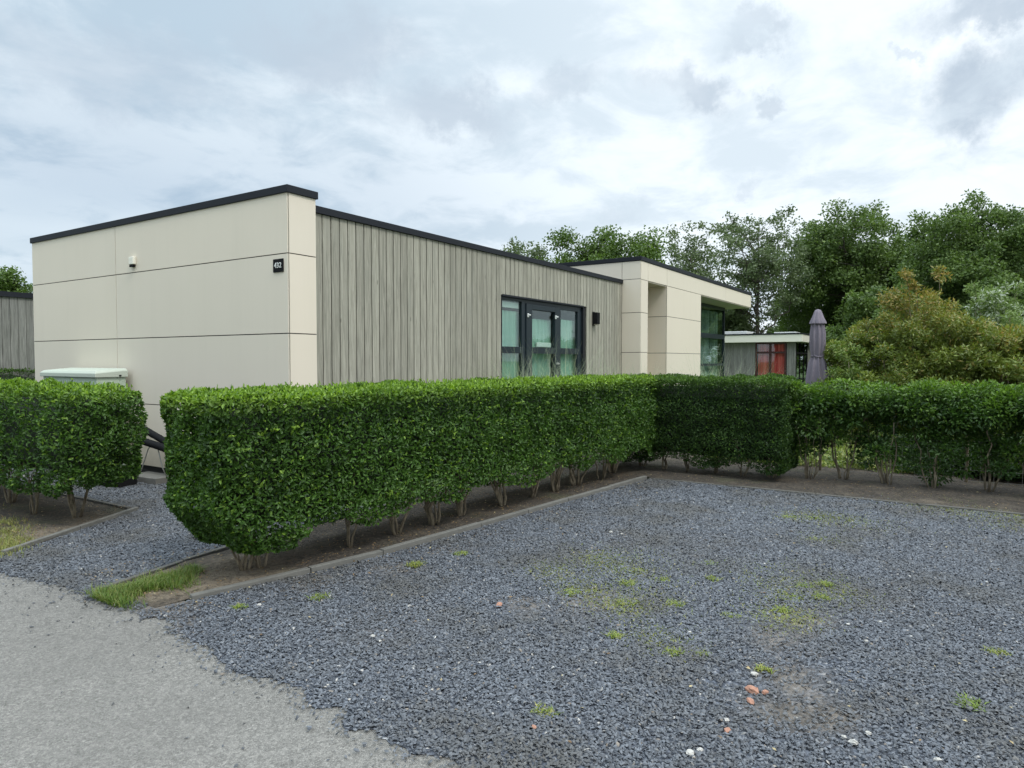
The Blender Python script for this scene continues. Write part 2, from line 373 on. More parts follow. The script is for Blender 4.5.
def patches(t, v, spots):
    """mask of worn, sandy gravel and of light painted on soil, given by centre and radius"""
    mk = None; wn = vmath(t, 'ADD', v, vmath(t, 'SCALE', vmath(t, 'SUBTRACT', noise(t, v, 2.6, 5, .65, 0, True), (.5, .5, .5))))
    wn.node.inputs[1].links[0].from_node.inputs['Scale'].default_value = .7
    for (x, y, r, a) in spots:
        d = vmath(t, 'DISTANCE', wn, (x, y, 0.0), out=1); k = mapr(t, d, r, r * .25, 0.0, a); mk = k if mk is None else math_n(t, 'MAXIMUM', mk, k)
    return mk
DIRT = [(4.05, 1.95, .42, .75), (3.80, 2.35, .28, .7), (4.45, 2.45, .35, .55), (4.44, .83, .40, .8), (4.08, .82, .30, .65), (3.30, .56, .36, .8), (3.66, .68, .32, .7), (4.96, 2.36, .45, .45),
        (7.45, 1.10, .55, .5), (3.3, 3.85, .35, .6), (5.2, 3.55, .3, .45), (8.5, .2, .7, .6), (8.3, -.9, 1.0, .7), (7.0, -2.2, .9, .6), (8.5, 3.0, .35, .4), (8.5, 2.2, .3, .4),
        (3.9, 3.65, .35, .7), (4.5, 3.55, .3, .6), (6.2, 3.4, .4, .5), (7.6, 3.2, .45, .5), (6.0, 1.6, .6, .35), (5.6, 2.7, .7, .35), (3.0, 2.9, .5, .3), (6.8, -.2, .7, .3), (4.6, -.6, .6, .3), (5.1, .4, .5, .35), (2.45, 4.30, .35, .8), (2.35, 3.9, .25, .6), (3.9, 9.2, .5, .5)]
def gravel_mat():
    m_, t, p, o = new_mat('slate gravel bed'); v = wpos(t)
    vo = N(t, 'ShaderNodeTexVoronoi', i_Scale=62.0); L(t, v, vo.inputs['Vector']); sp = N(t, 'ShaderNodeSeparateColor'); L(t, vo.outputs['Color'], sp.inputs[0])
    c = ramp(t, sp.outputs[0], [(0, (.028, .032, .042)), (.5, (.075, .086, .106)), (.9, (.14, .155, .185)), (1, (.36, .36, .36))])
    dn = noise(t, v, 5, 6, .7)
    c = mixc(t, mapr(t, noise(t, v, 1.1, 4), .5, .75, 0, .4), c, (.065, .062, .055))
    mk = patches(t, v, DIRT)
    c = mixc(t, mk, c, mixc(t, mapr(t, dn, .35, .65), (.085, .070, .052), (.22, .185, .145)))
    L(t, c, p.inputs['Base Color']); p.inputs['Roughness'].default_value = .8
    bump(t, p, math_n(t, 'MULTIPLY', vo.outputs[0], -1.0), .012, .9); return m_
M['gravel'] = gravel_mat()
def chip_mat():
    m_, t, p, o = new_mat('slate chips'); v = wpos(t)
    c = ramp(t, attr(t, 'rnd'), [(0, (.048, .052, .060)), (.35, (.084, .093, .107)), (.70, (.124, .136, .154)), (.95, (.172, .186, .206)), (.985, (.21, .205, .195)), (.992, (.20, .15, .10)), (.998, (.52, .50, .46))])
    c = mixc(t, math_n(t, 'MULTIPLY', noise(t, v, 45, 3), .3), c, (.11, .115, .125))
    c = mixc(t, mapr(t, noise(t, v, 1.0, 6, .65), .44, .64, 0, .65), c, (.082, .077, .066))
    L(t, c, p.inputs['Base Color']); p.inputs['Roughness'].default_value = .62; p.inputs['Specular IOR Level'].default_value = .4; return m_
M['chip'] = chip_mat()
def soil_mat():
    m_, t, p, o = new_mat('dry soil'); v = wpos(t)
    a = noise(t, v, 3, 6, .65); b_ = noise(t, v, 28, 6, .7); vo = N(t, 'ShaderNodeTexVoronoi', i_Scale=70.0); L(t, v, vo.inputs['Vector'])
    c = mixc(t, mapr(t, b_, .35, .65), (.022, .018, .013), (.085, .067, .050)); c = mixc(t, mapr(t, a, .45, .7, 0, .5), c, (.13, .105, .075))
    c = mixc(t, mapr(t, noise(t, v, 1.7, 5), .55, .7, 0, .35), c, (.07, .08, .03))
    lit_soil = patches(t, v, [(2.75, 4.62, .55, .9), (3.3, 4.55, .45, .7), (3.05, 4.35, .5, .8), (2.75, 6.95, .6, .7), (3.4, 7.2, .4, .4), (8.9, .2, .3, .2)])  # lit parts of the beds, painted in as paler soil
    c = mixc(t, math_n(t, 'MULTIPLY', lit_soil, mapr(t, b_, .25, .6)), c, (.25, .20, .14))
    L(t, c, p.inputs['Base Color']); p.inputs['Roughness'].default_value = .95
    bump(t, p, math_n(t, 'ADD', b_, math_n(t, 'MULTIPLY', vo.outputs[0], .5)), .02, .9); return m_
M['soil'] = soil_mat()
def lawn_mat():
    m_, t, p, o = new_mat('lawn'); v = wpos(t)
    a = noise(t, v, .5, 5, .6); b_ = noise(t, v, 25, 5, .7)
    c = mixc(t, mapr(t, b_, .3, .7), (.035, .070, .016), (.085, .14, .032)); c = mixc(t, mapr(t, a, .45, .7, 0, .5), c, (.13, .14, .05))
    L(t, c, p.inputs['Base Color']); p.inputs['Roughness'].default_value = .95; bump(t, p, b_, .03, .9); return m_
M['lawn'] = lawn_mat()

def structure(name, mb, mat, **kw):
    return tag(mb.build(name, mat, **kw), kind='structure')
# ------------------------------------------------------------------ ground, road, gravel, soil
structure('ground', MB().sheet([(-900, -900), (900, -900), (900, 900), (-900, 900)], 0.0), M['lawn'])
structure('road', MB().sheet([(-4.5, -80), (2.36, -80), (2.36, 90), (-4.5, 90)], 0.004), M['asphalt'])
def edge_x(y):                                        # where the asphalt gives way to the gravel
    pts = [(-12, 2.15), (0, 2.12), (1.64, 2.10), (1.95, 2.08), (2.29, 2.18), (2.64, 2.19), (3.03, 2.18), (3.69, 2.26), (4.28, 2.34), (4.83, 2.34), (5.39, 2.28), (6.16, 2.26), (20, 2.25)]
    x = np.interp(y, [p[0] for p in pts], [p[1] for p in pts])
    return x + .045 * mnoise.noise((y * 2.3, 1.7, 0)) * 2 + .04 * mnoise.noise((y * 8, 4.7, 0)) * 2 + .015 * mnoise.noise((y * 25, 2.7, 0)) * 2
def ragged(y0, y1, step=.03):
    ys = np.arange(y0, y1, step); return [(float(edge_x(y)), float(y)) for y in ys]
KMAIN = [(2.45, 4.27), (3.05, 4.14), (3.46, 4.03), (4.1, 3.90), (5.3, 3.77), (6.8, 3.63), (8.70, 3.44)]
park = ragged(-9, 4.3) + KMAIN[::1] + [(8.70, -9)]
structure('gravel', MB().sheet(park, 0.008), M['gravel'])
drive = ragged(4.85, 14) + [(5.36, 14), (5.36, 5.0), (3.59, 5.02)]
structure('gravel', MB().sheet(drive, 0.008), M['gravel'])
tip = ragged(4.2, 4.95)
structure('gravel', MB().sheet(tip + [(2.6, 5.0), (2.6, 4.1)], 0.0065), M['gravel'])

def soil_sheet(poly_fn, x0, x1, y0, y1, z0, step=.08, amp=.02, name='soil'):
    nx, ny = int((x1 - x0) / step) + 1, int((y1 - y0) / step) + 1
    idx = {}; V = []; Fc = []
    for i in range(nx):
        for j in range(ny):
            x, y = x0 + (x1 - x0) * i / (nx - 1), y0 + (y1 - y0) * j / (ny - 1)
            x2, y2 = poly_fn(x, y)
            idx[i, j] = len(V); V.append((x2, y2, z0 * min(1, max(.25, (x2 - 2.3) / .5)) + amp * min(1, max(.1, (x2 - 2.35) / .5)) * (mnoise.noise((x * 1.7, y * 1.7, 3)) + .5 * mnoise.noise((x * 6, y * 6, 5)))))
    for i in range(nx - 1):
        for j in range(ny - 1): Fc.append((idx[i, j], idx[i + 1, j], idx[i + 1, j + 1], idx[i, j + 1]))
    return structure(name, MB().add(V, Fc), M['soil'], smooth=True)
def kmain_y(x): return float(np.interp(x, [p[0] for p in KMAIN], [p[1] for p in KMAIN]))
def kback_y(x): return float(np.interp(x, [2.30, 2.52, 3.08, 3.59, 9.6], [4.86, 4.92, 5.03, 5.10, 5.2]))
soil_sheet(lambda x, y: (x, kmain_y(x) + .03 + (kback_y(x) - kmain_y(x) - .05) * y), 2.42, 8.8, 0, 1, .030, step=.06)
def bed_left(u, v):                                   # corner (3.89,7.24); front edge runs to (2.40,6.47)
    yb = 6.47 + (u - 2.40) * (7.24 - 6.47) / (3.89 - 2.40)
    return (u, yb + (14 - yb) * v)
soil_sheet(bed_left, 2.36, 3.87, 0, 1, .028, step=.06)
soil_sheet(lambda x, y: (x, y), 8.71, 14.5, -9, 5.2, .026, step=.14, amp=.018)

def kerb(pts, w, top, mat, sink=0.0, name='kerb', seg=1.0):
    """a row of edging stones set end to end"""
    mb = MB()
    for (a, b) in zip(pts[:-1], pts[1:]):
        a = Vector((a[0], a[1])); b = Vector((b[0], b[1])); d = b - a; Lh = d.length; n = max(1, round(Lh / seg)); d.normalize(); s = Vector((-d.y, d.x)) * w
        for k in range(n):
            g = .004; p = a + d * (Lh * k / n + g); q = a + d * (Lh * (k + 1) / n - g); dz = random.uniform(-.004, .004); off = s.normalized() * random.uniform(-.004, .004)
            tz = top + dz
            mb.prism([p + off, q + off, q + s + off, p + s + off], -.05, tz)
    return structure(name, mb, mat, bevel=.005)
kerb([(2.62, 4.215), (3.46, 4.03), (4.1, 3.90)], .055, .046, M['concrete'])
kerb([(4.1, 3.90), (5.3, 3.77), (6.8, 3.63), (8.68, 3.44)], .055, .054, M['concrete'])
kerb([(8.685, 3.43), (8.685, -9)], .05, .030, M['concrete_old'])
kerb([(2.42, 6.49), (3.93, 7.25)], .045, .050, M['concrete'])
kerb([(3.88, 7.30), (3.84, 14)], .045, .050, M['concrete_old'])
kerb([(2.40, 4.90), (3.08, 5.04), (3.62, 5.11), (9.4, 5.2)], .045, .040, M['concrete_old'])

# ------------------------------------------------------------------ loose stone chips lying on the gravel (uncountable)
def in_view(P, m_=1.12):
    d = P[:, 0] * cos(TH) + P[:, 1] * sin(TH); s = P[:, 0] * sin(TH) - P[:, 1] * cos(TH)
    return (d > 2.0) & (np.abs(s) < (512 / F) * d * m_ + .5), d
def chips(P, size, rnd, z0):
    n = len(P)
    base = np.array([[1, 0, 0], [.35, .8, .1], [-.8, .55, 0], [-.95, -.35, .05], [.1, -.85, 0], [.25, .1, .8], [-.35, -.1, .75], [0, 0, -.5]], float)
    V = base[None] * (1 + rng.uniform(-.35, .35, (n, 8, 3)))
    sc = size[:, None, None] * np.stack([rng.uniform(.45, .68, n), rng.uniform(.32, .55, n), rng.uniform(.18, .36, n)], 1)[:, None, :]
    V = V * sc
    a = rng.uniform(0, 2 * pi, n); tl = rng.normal(0, .38, n); tm = rng.normal(0, .38, n)
    ca, sa = np.cos(a), np.sin(a)
    x, y, z = V[..., 0], V[..., 1], V[..., 2]
    y, z = y * np.cos(tl)[:, None] - z * np.sin(tl)[:, None], y * np.sin(tl)[:, None] + z * np.cos(tl)[:, None]
    x, z = x * np.cos(tm)[:, None] + z * np.sin(tm)[:, None], -x * np.sin(tm)[:, None] + z * np.cos(tm)[:, None]
    X = x * ca[:, None] - y * sa[:, None]; Y = x * sa[:, None] + y * ca[:, None]
    V = np.stack([X + P[:, 0:1], Y + P[:, 1:2], z + z0[:, None]], 2).reshape(-1, 3)
    tri = np.array([[0, 1, 5], [1, 6, 5], [1, 2, 6], [2, 3, 6], [3, 4, 6], [4, 5, 6], [4, 0, 5], [0, 4, 7], [3, 2, 7], [1, 0, 7], [4, 3, 7], [2, 1, 7]])
    tri = tri[:8]
    T = (tri[None] + (np.arange(n) * 8)[:, None, None]).reshape(-1, 3)
    return V, T, np.repeat(rnd, 8)
P = np.stack([rng.uniform(1.9, 9.3, 1500000), rng.uniform(-5.5, 14, 1500000)], 1)
ok, dd = in_view(P, 1.18)
P = P[ok]; dd = dd[ok]
ex = np.interp(P[:, 1], np.arange(-6, 14.2, .03), [float(edge_x(y)) for y in np.arange(-6, 14.2, .03)])
km = np.interp(P[:, 0], [p[0] for p in KMAIN], [p[1] for p in KMAIN])
park_m = (P[:, 1] < km - .02) & ((P[:, 0] < 8.68) | ((P[:, 1] < 1.0) & (rng.random(len(P)) < .55 * np.exp(-(P[:, 0] - 8.68) / .22) * np.clip((1.2 - P[:, 1]), 0, 1)))); kb = np.interp(P[:, 0], [2.30, 2.52, 3.08, 3.59, 9.6], [4.86, 4.92, 5.03, 5.10, 5.2])
yl = 6.47 + (P[:, 0] - 2.40) * (7.24 - 6.47) / (3.89 - 2.40)
drive_m = (P[:, 1] > kb + .06) & (P[:, 0] < 5.3) & ~((P[:, 0] < 3.9) & (P[:, 1] > yl - .02))
tip_m = (P[:, 0] < 2.42) & (P[:, 1] > 4.1) & (P[:, 1] < 5.0)
dens = np.clip((6.5 / dd) ** 1.3, .40, 1.0) * .9
dirt = np.zeros(len(P))
for (x, y, r, a) in DIRT:
    q = np.hypot(P[:, 0] - x + .12 * np.sin(P[:, 1] * 9), P[:, 1] - y + .12 * np.sin(P[:, 0] * 7)); dirt = np.maximum(dirt, a * np.clip(1.25 * (1 - q / r) + .25, 0, 1))
keep_p = dens * (1 - dirt * .93)
edge_f = np.clip((P[:, 0] - ex + .03) / .06, 0, 1)
stray = (P[:, 0] < ex) & (rng.random(len(P)) < np.exp((P[:, 0] - ex) / .05) * .35)
keep = (((park_m | drive_m) & (P[:, 0] > ex) & (rng.random(len(P)) < keep_p * (.35 + .65 * edge_f))) | (stray & (park_m | drive_m | tip_m)) | (tip_m & (P[:, 0] > ex) & (rng.random(len(P)) < .3)))
P = P[keep]; dd = dd[keep]
size = rng.uniform(.009, .0215, len(P)) * np.where(rng.random(len(P)) < .05, 1.35, 1) * (1 + np.clip(dd - 5, 0, 5) * .07)
V, T, R = chips(P, size, rng.random(len(P)), .012 + rng.random(len(P)) * .009)
tag(npmesh('slate_chips', V, T, M['chip'], {'rnd': R}), 'loose blue grey slate chips covering the parking bay', 'gravel', kind='stuff')
print('chips', len(P))
# a few dark chips kicked onto the asphalt
Q = np.stack([rng.uniform(1.0, 2.3, 170), rng.uniform(.5, 6.2, 170)], 1); Q[:, 0] = 2.25 - np.abs(rng.normal(0, .30, 170)) - (rng.random(170) < .1) * rng.random(170)
V, T, R = chips(Q, rng.uniform(.007, .019, 170), rng.random(170) * .35, np.full(170, .009))
tag(npmesh('scattered_chips', V, T, M['chip'], {'rnd': R}), 'dark stone chips kicked out onto the grey asphalt', 'gravel', kind='stuff')

# ------------------------------------------------------------------ the bungalow
HX0, HY0, HD = 5.36, 6.58, 6.47
house = empty('bungalow', (HX0, HY0, 0), 0, 'long flat roofed holiday bungalow clad in cream panels and grey vertical boards', 'bungalow')
HO = Vector((HX0, HY0, 0))
def hb(mb, name, mat, parent=None, **kw):
    mb.v = [(x - HX0, y - HY0, z) for x, y, z in mb.v]; return mb.build(name, mat, parent or house, **kw)
J = [.0, .98, 1.92, 2.86]; G = .006
def panels_x(mb, x0, ys, zs, th=.012):               # panels facing -X, in plane x0
    for a, b in zip(ys[:-1], ys[1:]):
        for c, d in zip(zs[:-1], zs[1:]): mb.rnd(random.random()); mb.box(x0, x0 + th, a + G, b - G, c + G, d - G)
def panels_y(mb, y0, xs, zs, th=.012):
    for a, b in zip(xs[:-1], xs[1:]):
        for c, d in zip(zs[:-1], zs[1:]): mb.rnd(random.random()); mb.box(a + G, b - G, y0, y0 + th, c + G, d - G)
# dark backing volumes right behind the cladding
b = MB(); b.box(HX0 + .013, HX0 + .42, HY0 + .013, HY0 + HD, .0, 3.52)
hb(b, 'wall_core', M['gap'])
p = MB(); panels_x(p, HX0, [HY0 + .002, 10.40, HY0 + HD], [.10, .98, 1.92, 2.86, 3.566]); panels_y(p, HY0, [HX0 + .014, HX0 + .425], [.10, .98, 1.92, 2.86, 3.566])
p.box(HX0 + .35, HX0 + .425, HY0 + .02, HY0 + .075, .1, 3.56)
hb(p, 'panel_wall', M['panel'])
c = MB(); c.box(HX0 - .022, HX0 + .445, HY0 - .022, HY0 + HD + .02, 3.562, 3.65)
hb(c, 'roof_cap', M['anthracite'], bevel=.004)
c = MB(); c.box(HX0 + .02, HX0 + .6, HY0 + .02, HY0 + HD, .0, .10); hb(c, 'plinth', M['black'])
# wood wall
WY = HY0 + .06; WX0, WX1 = HX0 + .428, 15.07
wx0, wx1, wz0, wz1 = 9.96, 13.10, .30, 2.745
b = MB()
b.box(WX0, wx0, WY + .028, WY + .2, 0, 3.40); b.box(wx1, WX1, WY + .028, WY + .2, 0, 3.40); b.box(wx0, wx1, WY + .028, WY + .2, wz1, 3.40); b.box(wx0, wx1, WY + .028, WY + .2, 0, wz0)
hb(b, 'inner_wall', M['gap'])
b = MB(); x = WX0 + .004; k = 0
while x < WX1 - .02:
    w = min(.143, WX1 - x); b.rnd(random.random()); dy = random.uniform(0, .004)
    segs = [(.12, 3.410)]
    if x + w > wx0 and x < wx1: segs = [(.12, wz0), (wz1 + .004, 3.410)]
    for z0, z1 in segs:
        xa, xb = x + .0085, x + w - .0085
        if x < wx0 < x + w and len(segs) == 2: pass
        b.box(xa, xb, WY + dy, WY + .024, z0, z1)
    x += w
hb(b, 'board_cladding', M['wood'])
c = MB(); c.box(WX0, 11.2, WY - .03, HY0 + HD, 3.412, 3.50); c.box(11.204, WX1, WY - .03, HY0 + HD, 3.412, 3.502)
hb(c, 'roof_edge', M['anthracite'], bevel=.004)
# reveals round the window
c = MB(); c.box(wx0 - .002, wx0 + .016, WY + .006, WY + .20, wz0, wz1); c.box(wx1 - .016, wx1 + .004, WY + .006, WY + .20, wz0, wz1)
c.box(wx0 + .016, wx1 - .016, WY - .006, WY + .2, wz1 - .02, wz1 + .012)
hb(c, 'window_reveal', M['anthracite'])
# three bay window with door leaf
fy = WY + .05
win = MB(); A1, A2, B1, B2, C1, C2 = wx0 + .045, 10.69, 11.03, 11.91, 12.17, 12.91
win.box(wx0 + .016, A1, fy, fy + .07, wz0, wz1 - .02); win.box(C2, wx1 - .017, fy, fy + .07, wz0, wz1 - .02)
win.box(A2, A2 + .13, fy, fy + .07, wz0, wz1 - .02); win.box(A2 + .136, B1, fy - .02, fy + .05, wz0, wz1 - .09)
win.box(B2, B2 + .13, fy - .02, fy + .05, wz0, wz1 - .09); win.box(B2 + .136, C1, fy, fy + .07, wz0, wz1 - .02)
win.box(A1, A2, fy, fy + .07, wz1 - .07, wz1 - .02); win.box(A2 + .13, B2 + .136, fy, fy + .07, wz1 - .084, wz1 - .02); win.box(C1, C2, fy, fy + .07, wz1 - .12, wz1 - .02)
win.box(B1, B2, fy - .02, fy + .05, wz1 - .19, wz1 - .09)
for a, bb, o in ((A1, A2, 0), (B1, B2, -.02), (C1, C2, 0)):
    win.box(a, bb, fy + o, fy + o + .07, 1.73, 1.85); win.box(a, bb, fy + o, fy + o + .07, wz0, wz0 + .09)
window = hb(win, 'window', M['anthracite_frame'], bevel=.003)
for a, bb, z0, z1 in ((A1, A2, wz0 + .09, 1.73), (A1, A2, 1.85, wz1 - .07), (B1, B2, wz0 + .09, 1.73), (B1, B2, 1.85, wz1 - .19), (C1, C2, wz0 + .09, 1.73), (C1, C2, 1.85, wz1 - .12)):
    g = MB().box(a, bb, fy + .03, fy + .036, z0, z1); hb(g, 'pane', M['glass'], window)
def folds(mb, x0, x1, y, z0, z1, amp=.03, per=.11, th=.0, plane='y'):
    n = int((x1 - x0) / per * 8); vs = []; fs = []
    for i in range(n + 1):
        s_ = x0 + (x1 - x0) * i / n; o = amp * sin(2 * pi * s_ / per) + amp * .4 * sin(7 * s_)
        for z in (z0, z1): vs.append((s_, y + o, z) if plane == 'y' else (y + o, s_, z))
    for i in range(n): fs.append((2 * i, 2 * i + 2, 2 * i + 3, 2 * i + 1))
    return mb.add(vs, fs)
cu = MB(); folds(cu, wx0 + .05, A2 + .1, fy + .125, .35, 2.50, .02, .13); folds(cu, B1 - .1, B2 + .1, fy + .125, .35, 2.40, .02, .15); folds(cu, C1 - .1, wx1 - .04, fy + .125, .35, 2.44, .02, .14)
hb(cu, 'blind', M['blind'], smooth=True)
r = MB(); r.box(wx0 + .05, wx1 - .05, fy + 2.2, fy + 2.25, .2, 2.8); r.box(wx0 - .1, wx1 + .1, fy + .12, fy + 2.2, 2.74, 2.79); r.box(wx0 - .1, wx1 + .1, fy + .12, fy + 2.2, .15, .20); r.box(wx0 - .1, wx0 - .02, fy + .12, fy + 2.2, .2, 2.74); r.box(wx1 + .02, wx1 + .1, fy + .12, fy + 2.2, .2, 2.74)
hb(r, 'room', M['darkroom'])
r = MB(); r.box(B1 + .3, B2 - .02, fy + .06, fy + .09, 1.86, 1.95); r2_ = r; r = MB(); hb(r2_, 'sill_box', M['white'], bevel=.005); r.box(wx0 + .05, A2 + .02, fy + .075, fy + .10, 2.55, 2.66); hb(r, 'blind_box', M['white'], bevel=.01)
# small white fittings on the frame
for hx, hz in ((A2 + .15, 2.40), (B2 - .02, 2.42), (A2 + .15, .72), (B2 + .03, .62)):
    f_ = MB(); f_.box(hx, hx + .04, fy - .045, fy - .021, hz, hz + .07); f_.box(hx + .01, hx + .07, fy - .068, fy - .051, hz + .03, hz + .055)
    hb(f_, 'white_fitting', M['white'], bevel=.006)
f_ = MB(); f_.box(B2 + .035, B2 + .06, fy - .075, fy - .021, 1.52, 1.56); f_.box(B2 - .07, B2 + .06, fy - .095, fy - .076, 1.525, 1.55); hb(f_, 'door_handle', M['wire'], bevel=.004)
# wall lamp
lm = MB(); lm.box(13.49, 13.61, WY - .018, WY - .001, 2.36, 2.66); lm.box(13.485, 13.615, WY - .13, WY - .0185, 2.39, 2.64); lp = hb(lm, 'wall_lamp', M['black'], bevel=.006)
l2 = MB(); l2.box(13.505, 13.595, WY - .115, WY - .035, 2.372, 2.389); hb(l2, 'lamp_glass', M['soffit'], lp)
# number plate
sg = MB(); sg.box(HX0 - .014, HX0 - .001, 6.655, 6.835, 2.645, 2.80); plate = hb(sg, 'number_plate', M['black'], bevel=.003)
fc = bpy.data.curves.new('digits', 'FONT'); fc.body = '432'; fc.size = .088; fc.extrude = .002; fc.align_x = 'CENTER'; fc.align_y = 'CENTER'; fc.offset = .0008
fo = bpy.data.objects.new('tmp_digits', fc); COL.objects.link(fo); bpy.context.view_layer.update()
dm = bpy.data.meshes.new_from_object(fo.evaluated_get(bpy.context.evaluated_depsgraph_get())); bpy.data.objects.remove(fo)
dg = bpy.data.objects.new('digits', dm); COL.objects.link(dg); dm.materials.clear(); dm.materials.append(M['white']); dg.parent = plate
dg.location = (-.0175, 6.745 - HY0, 2.722); dg.rotation_euler = (pi / 2, 0, -pi / 2)
# little vent
vt = MB(); vt.box(HX0 - .05, HX0 - .001, 9.84, 9.96, 2.97, 3.08); v_ = hb(vt, 'wall_vent', M['render_white'], bevel=.01); vt = MB(); vt.box(HX0 - .045, HX0 - .012, 9.855, 9.945, 2.935, 2.969); hb(vt, 'vent_grille', M['black'], v_)
# --- cream block at the far end of the front
BX0, BX1, BY = 15.07, 25.30, 6.17
BT, BF = 4.02, 3.49
zs = [.10, .86, 1.79, 2.72, BF]
NX0, NX1 = 15.52, 16.80; GX0, GX1 = 19.57, 24.60
b = MB()
b.box(BX0 + .013, NX0 - .013, BY + .013, BY + 1.0, 0, BF); b.box(BX0 + .013, BX1 - .1, BY + .013, BY + .3, BF + .005, 3.92)
b.box(BX0 + .013, BX0 + .3, BY + .9, HY0 + HD, 0, 3.92); b.box(NX1 + .013, GX0 - .013, BY + .013, BY + 1.0, 0, BF); b.box(NX0 - .1, NX1 + .2, BY + 1.0, BY + 1.2, 0, BF)
b.box(BX0 + .3, GX1, HY0 + HD - .3, HY0 + HD, 0, 3.92)
hb(b, 'block_core', M['gap'])
p = MB(); panels_x(p, BX0, [BY + .002, HY0 + .062, 9.6, HY0 + HD], [.10, .86, 1.79, 2.72, 3.50, 3.92]); 
panels_y(p, BY, [BX0 + .014, NX0], zs); panels_y(p, BY, [NX1, GX0], zs)
panels_y(p, BY, [BX0 + .014, NX0, NX1, 22.1, BX1], [BF, 3.92])
panels_x(p, NX1, [BY + .015, BY + 1.0], zs)          # reveals of the niche
for c_, d_ in zip(zs[:-1], zs[1:]): p.rnd(random.random()); p.box(NX0 - .012, NX0, BY + .015, BY + .98, c_ + G, d_ - G)
panels_y(p, BY + .985, [NX0, NX1], zs)
for c_, d_ in zip(zs[:-1], zs[1:]): p.rnd(random.random()); p.box(GX0 - .012, GX0, BY + .015, BY + .8, c_ + G, d_ - G)
p.box(BX1 - .012, BX1, BY + .02, HY0 + HD, BF + .02, 3.91)
hb(p, 'block_panels', M['panel'])
c = MB(); c.box(BX0 - .02, BX1 + .02, BY - .02, HY0 + HD + .02, 3.925, BT); hb(c, 'block_roof_cap', M['anthracite'], bevel=.004)
c = MB(); c.box(BX0 + .3, BX1 - .015, BY + .015, HY0 + HD, BF - .025, BF + .003); hb(c, 'soffit', M['soffit'])
# tall glazing set back under the overhang
gy = BY + .72
gw = MB(); gx = [GX0, GX1]
for q in gx[:-1]: gw.box(q, q + .09, gy, gy + .08, .15, BF - .027)
gw.box(GX1 - .09, GX1, gy, gy + .08, .15, BF - .027)
for a, bb in zip(gx[:-1], gx[1:]):
    bb2 = bb if bb != GX1 else GX1 - .09
    for z0, z1 in ((.15, .26), (1.42, 1.50), (2.35, 2.50), (BF - .13, BF - .028)): gw.box(a + .09, bb2, gy + .002, gy + .078, z0, z1)
gwo = hb(gw, 'tall_window', M['anthracite_frame'])
for a, bb in zip(gx[:-1], gx[1:]):
    for z0, z1 in ((.26, 1.42), (1.50, 2.35), (2.50, BF - .13)):
        hb(MB().box(a + .09, (bb if bb != GX1 else GX1 - .09), gy + .035, gy + .041, z0, z1), 'tall_pane', M['glass'], gwo)
cu = MB(); folds(cu, GX0 + .1, GX1 - .1, gy + .22, .2, 3.3, .05, .32); hb(cu, 'curtain', M['curtain_grey'], smooth=True)
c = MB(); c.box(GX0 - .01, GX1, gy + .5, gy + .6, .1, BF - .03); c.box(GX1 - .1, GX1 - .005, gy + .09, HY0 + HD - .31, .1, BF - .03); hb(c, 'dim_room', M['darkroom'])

# ------------------------------------------------------------------ vegetation builders
def vnoise(P, sc, seed=0.0):
    x, y, z = (P * sc).T
    return (np.sin(x * 1.7 + 2.1 * np.sin(y * 1.3 + seed) + seed) + np.sin(y * 2.3 + 1.7 * np.sin(z * 1.9 + seed * 2) + 1.3) + np.sin(z * 2.1 + 1.9 * np.sin(x * 1.1 + .7) + seed * 3)) / 3
def crooked(a, b, n, amp):
    a, b = Vector(a), Vector(b); out = []
    for i in range(n + 1):
        t = i / n; p = a.lerp(b, t); k = sin(pi * t) if i < n else 0
        out.append(p + Vector((random.uniform(-1, 1), random.uniform(-1, 1), random.uniform(-.4, .4))) * amp * (k + .15))
    return out
def stem_cluster(base, n, h, spread, r, mat, parent, name='stem'):
    mb = MB()
    for i in range(n):
        a = random.uniform(0, 2 * pi); q = random.uniform(.25, 1) * spread
        p0 = Vector(base) + Vector((cos(a), sin(a), 0)) * r * 1.3; p0.z = base[2] - .03
        p1 = Vector(base) + Vector((cos(a) * q, sin(a) * q, h * random.uniform(.8, 1.1)))
        pts = crooked(p0, p1, 6, .03); rr = r * random.uniform(.35, .95)
        mb.tube(pts, [rr * (1 - .55 * k / 6) for k in range(7)], 6)
        if random.random() < .8:
            m_ = pts[3]; a2 = a + random.uniform(-1, 1); mb.tube(crooked(m_, m_ + Vector((cos(a2) * .14, sin(a2) * .14, h * .5)), 4, .015), [rr * .5 * (1 - .6 * k / 4) for k in range(5)], 5)
    return mb.build(name, mat, parent, smooth=True)

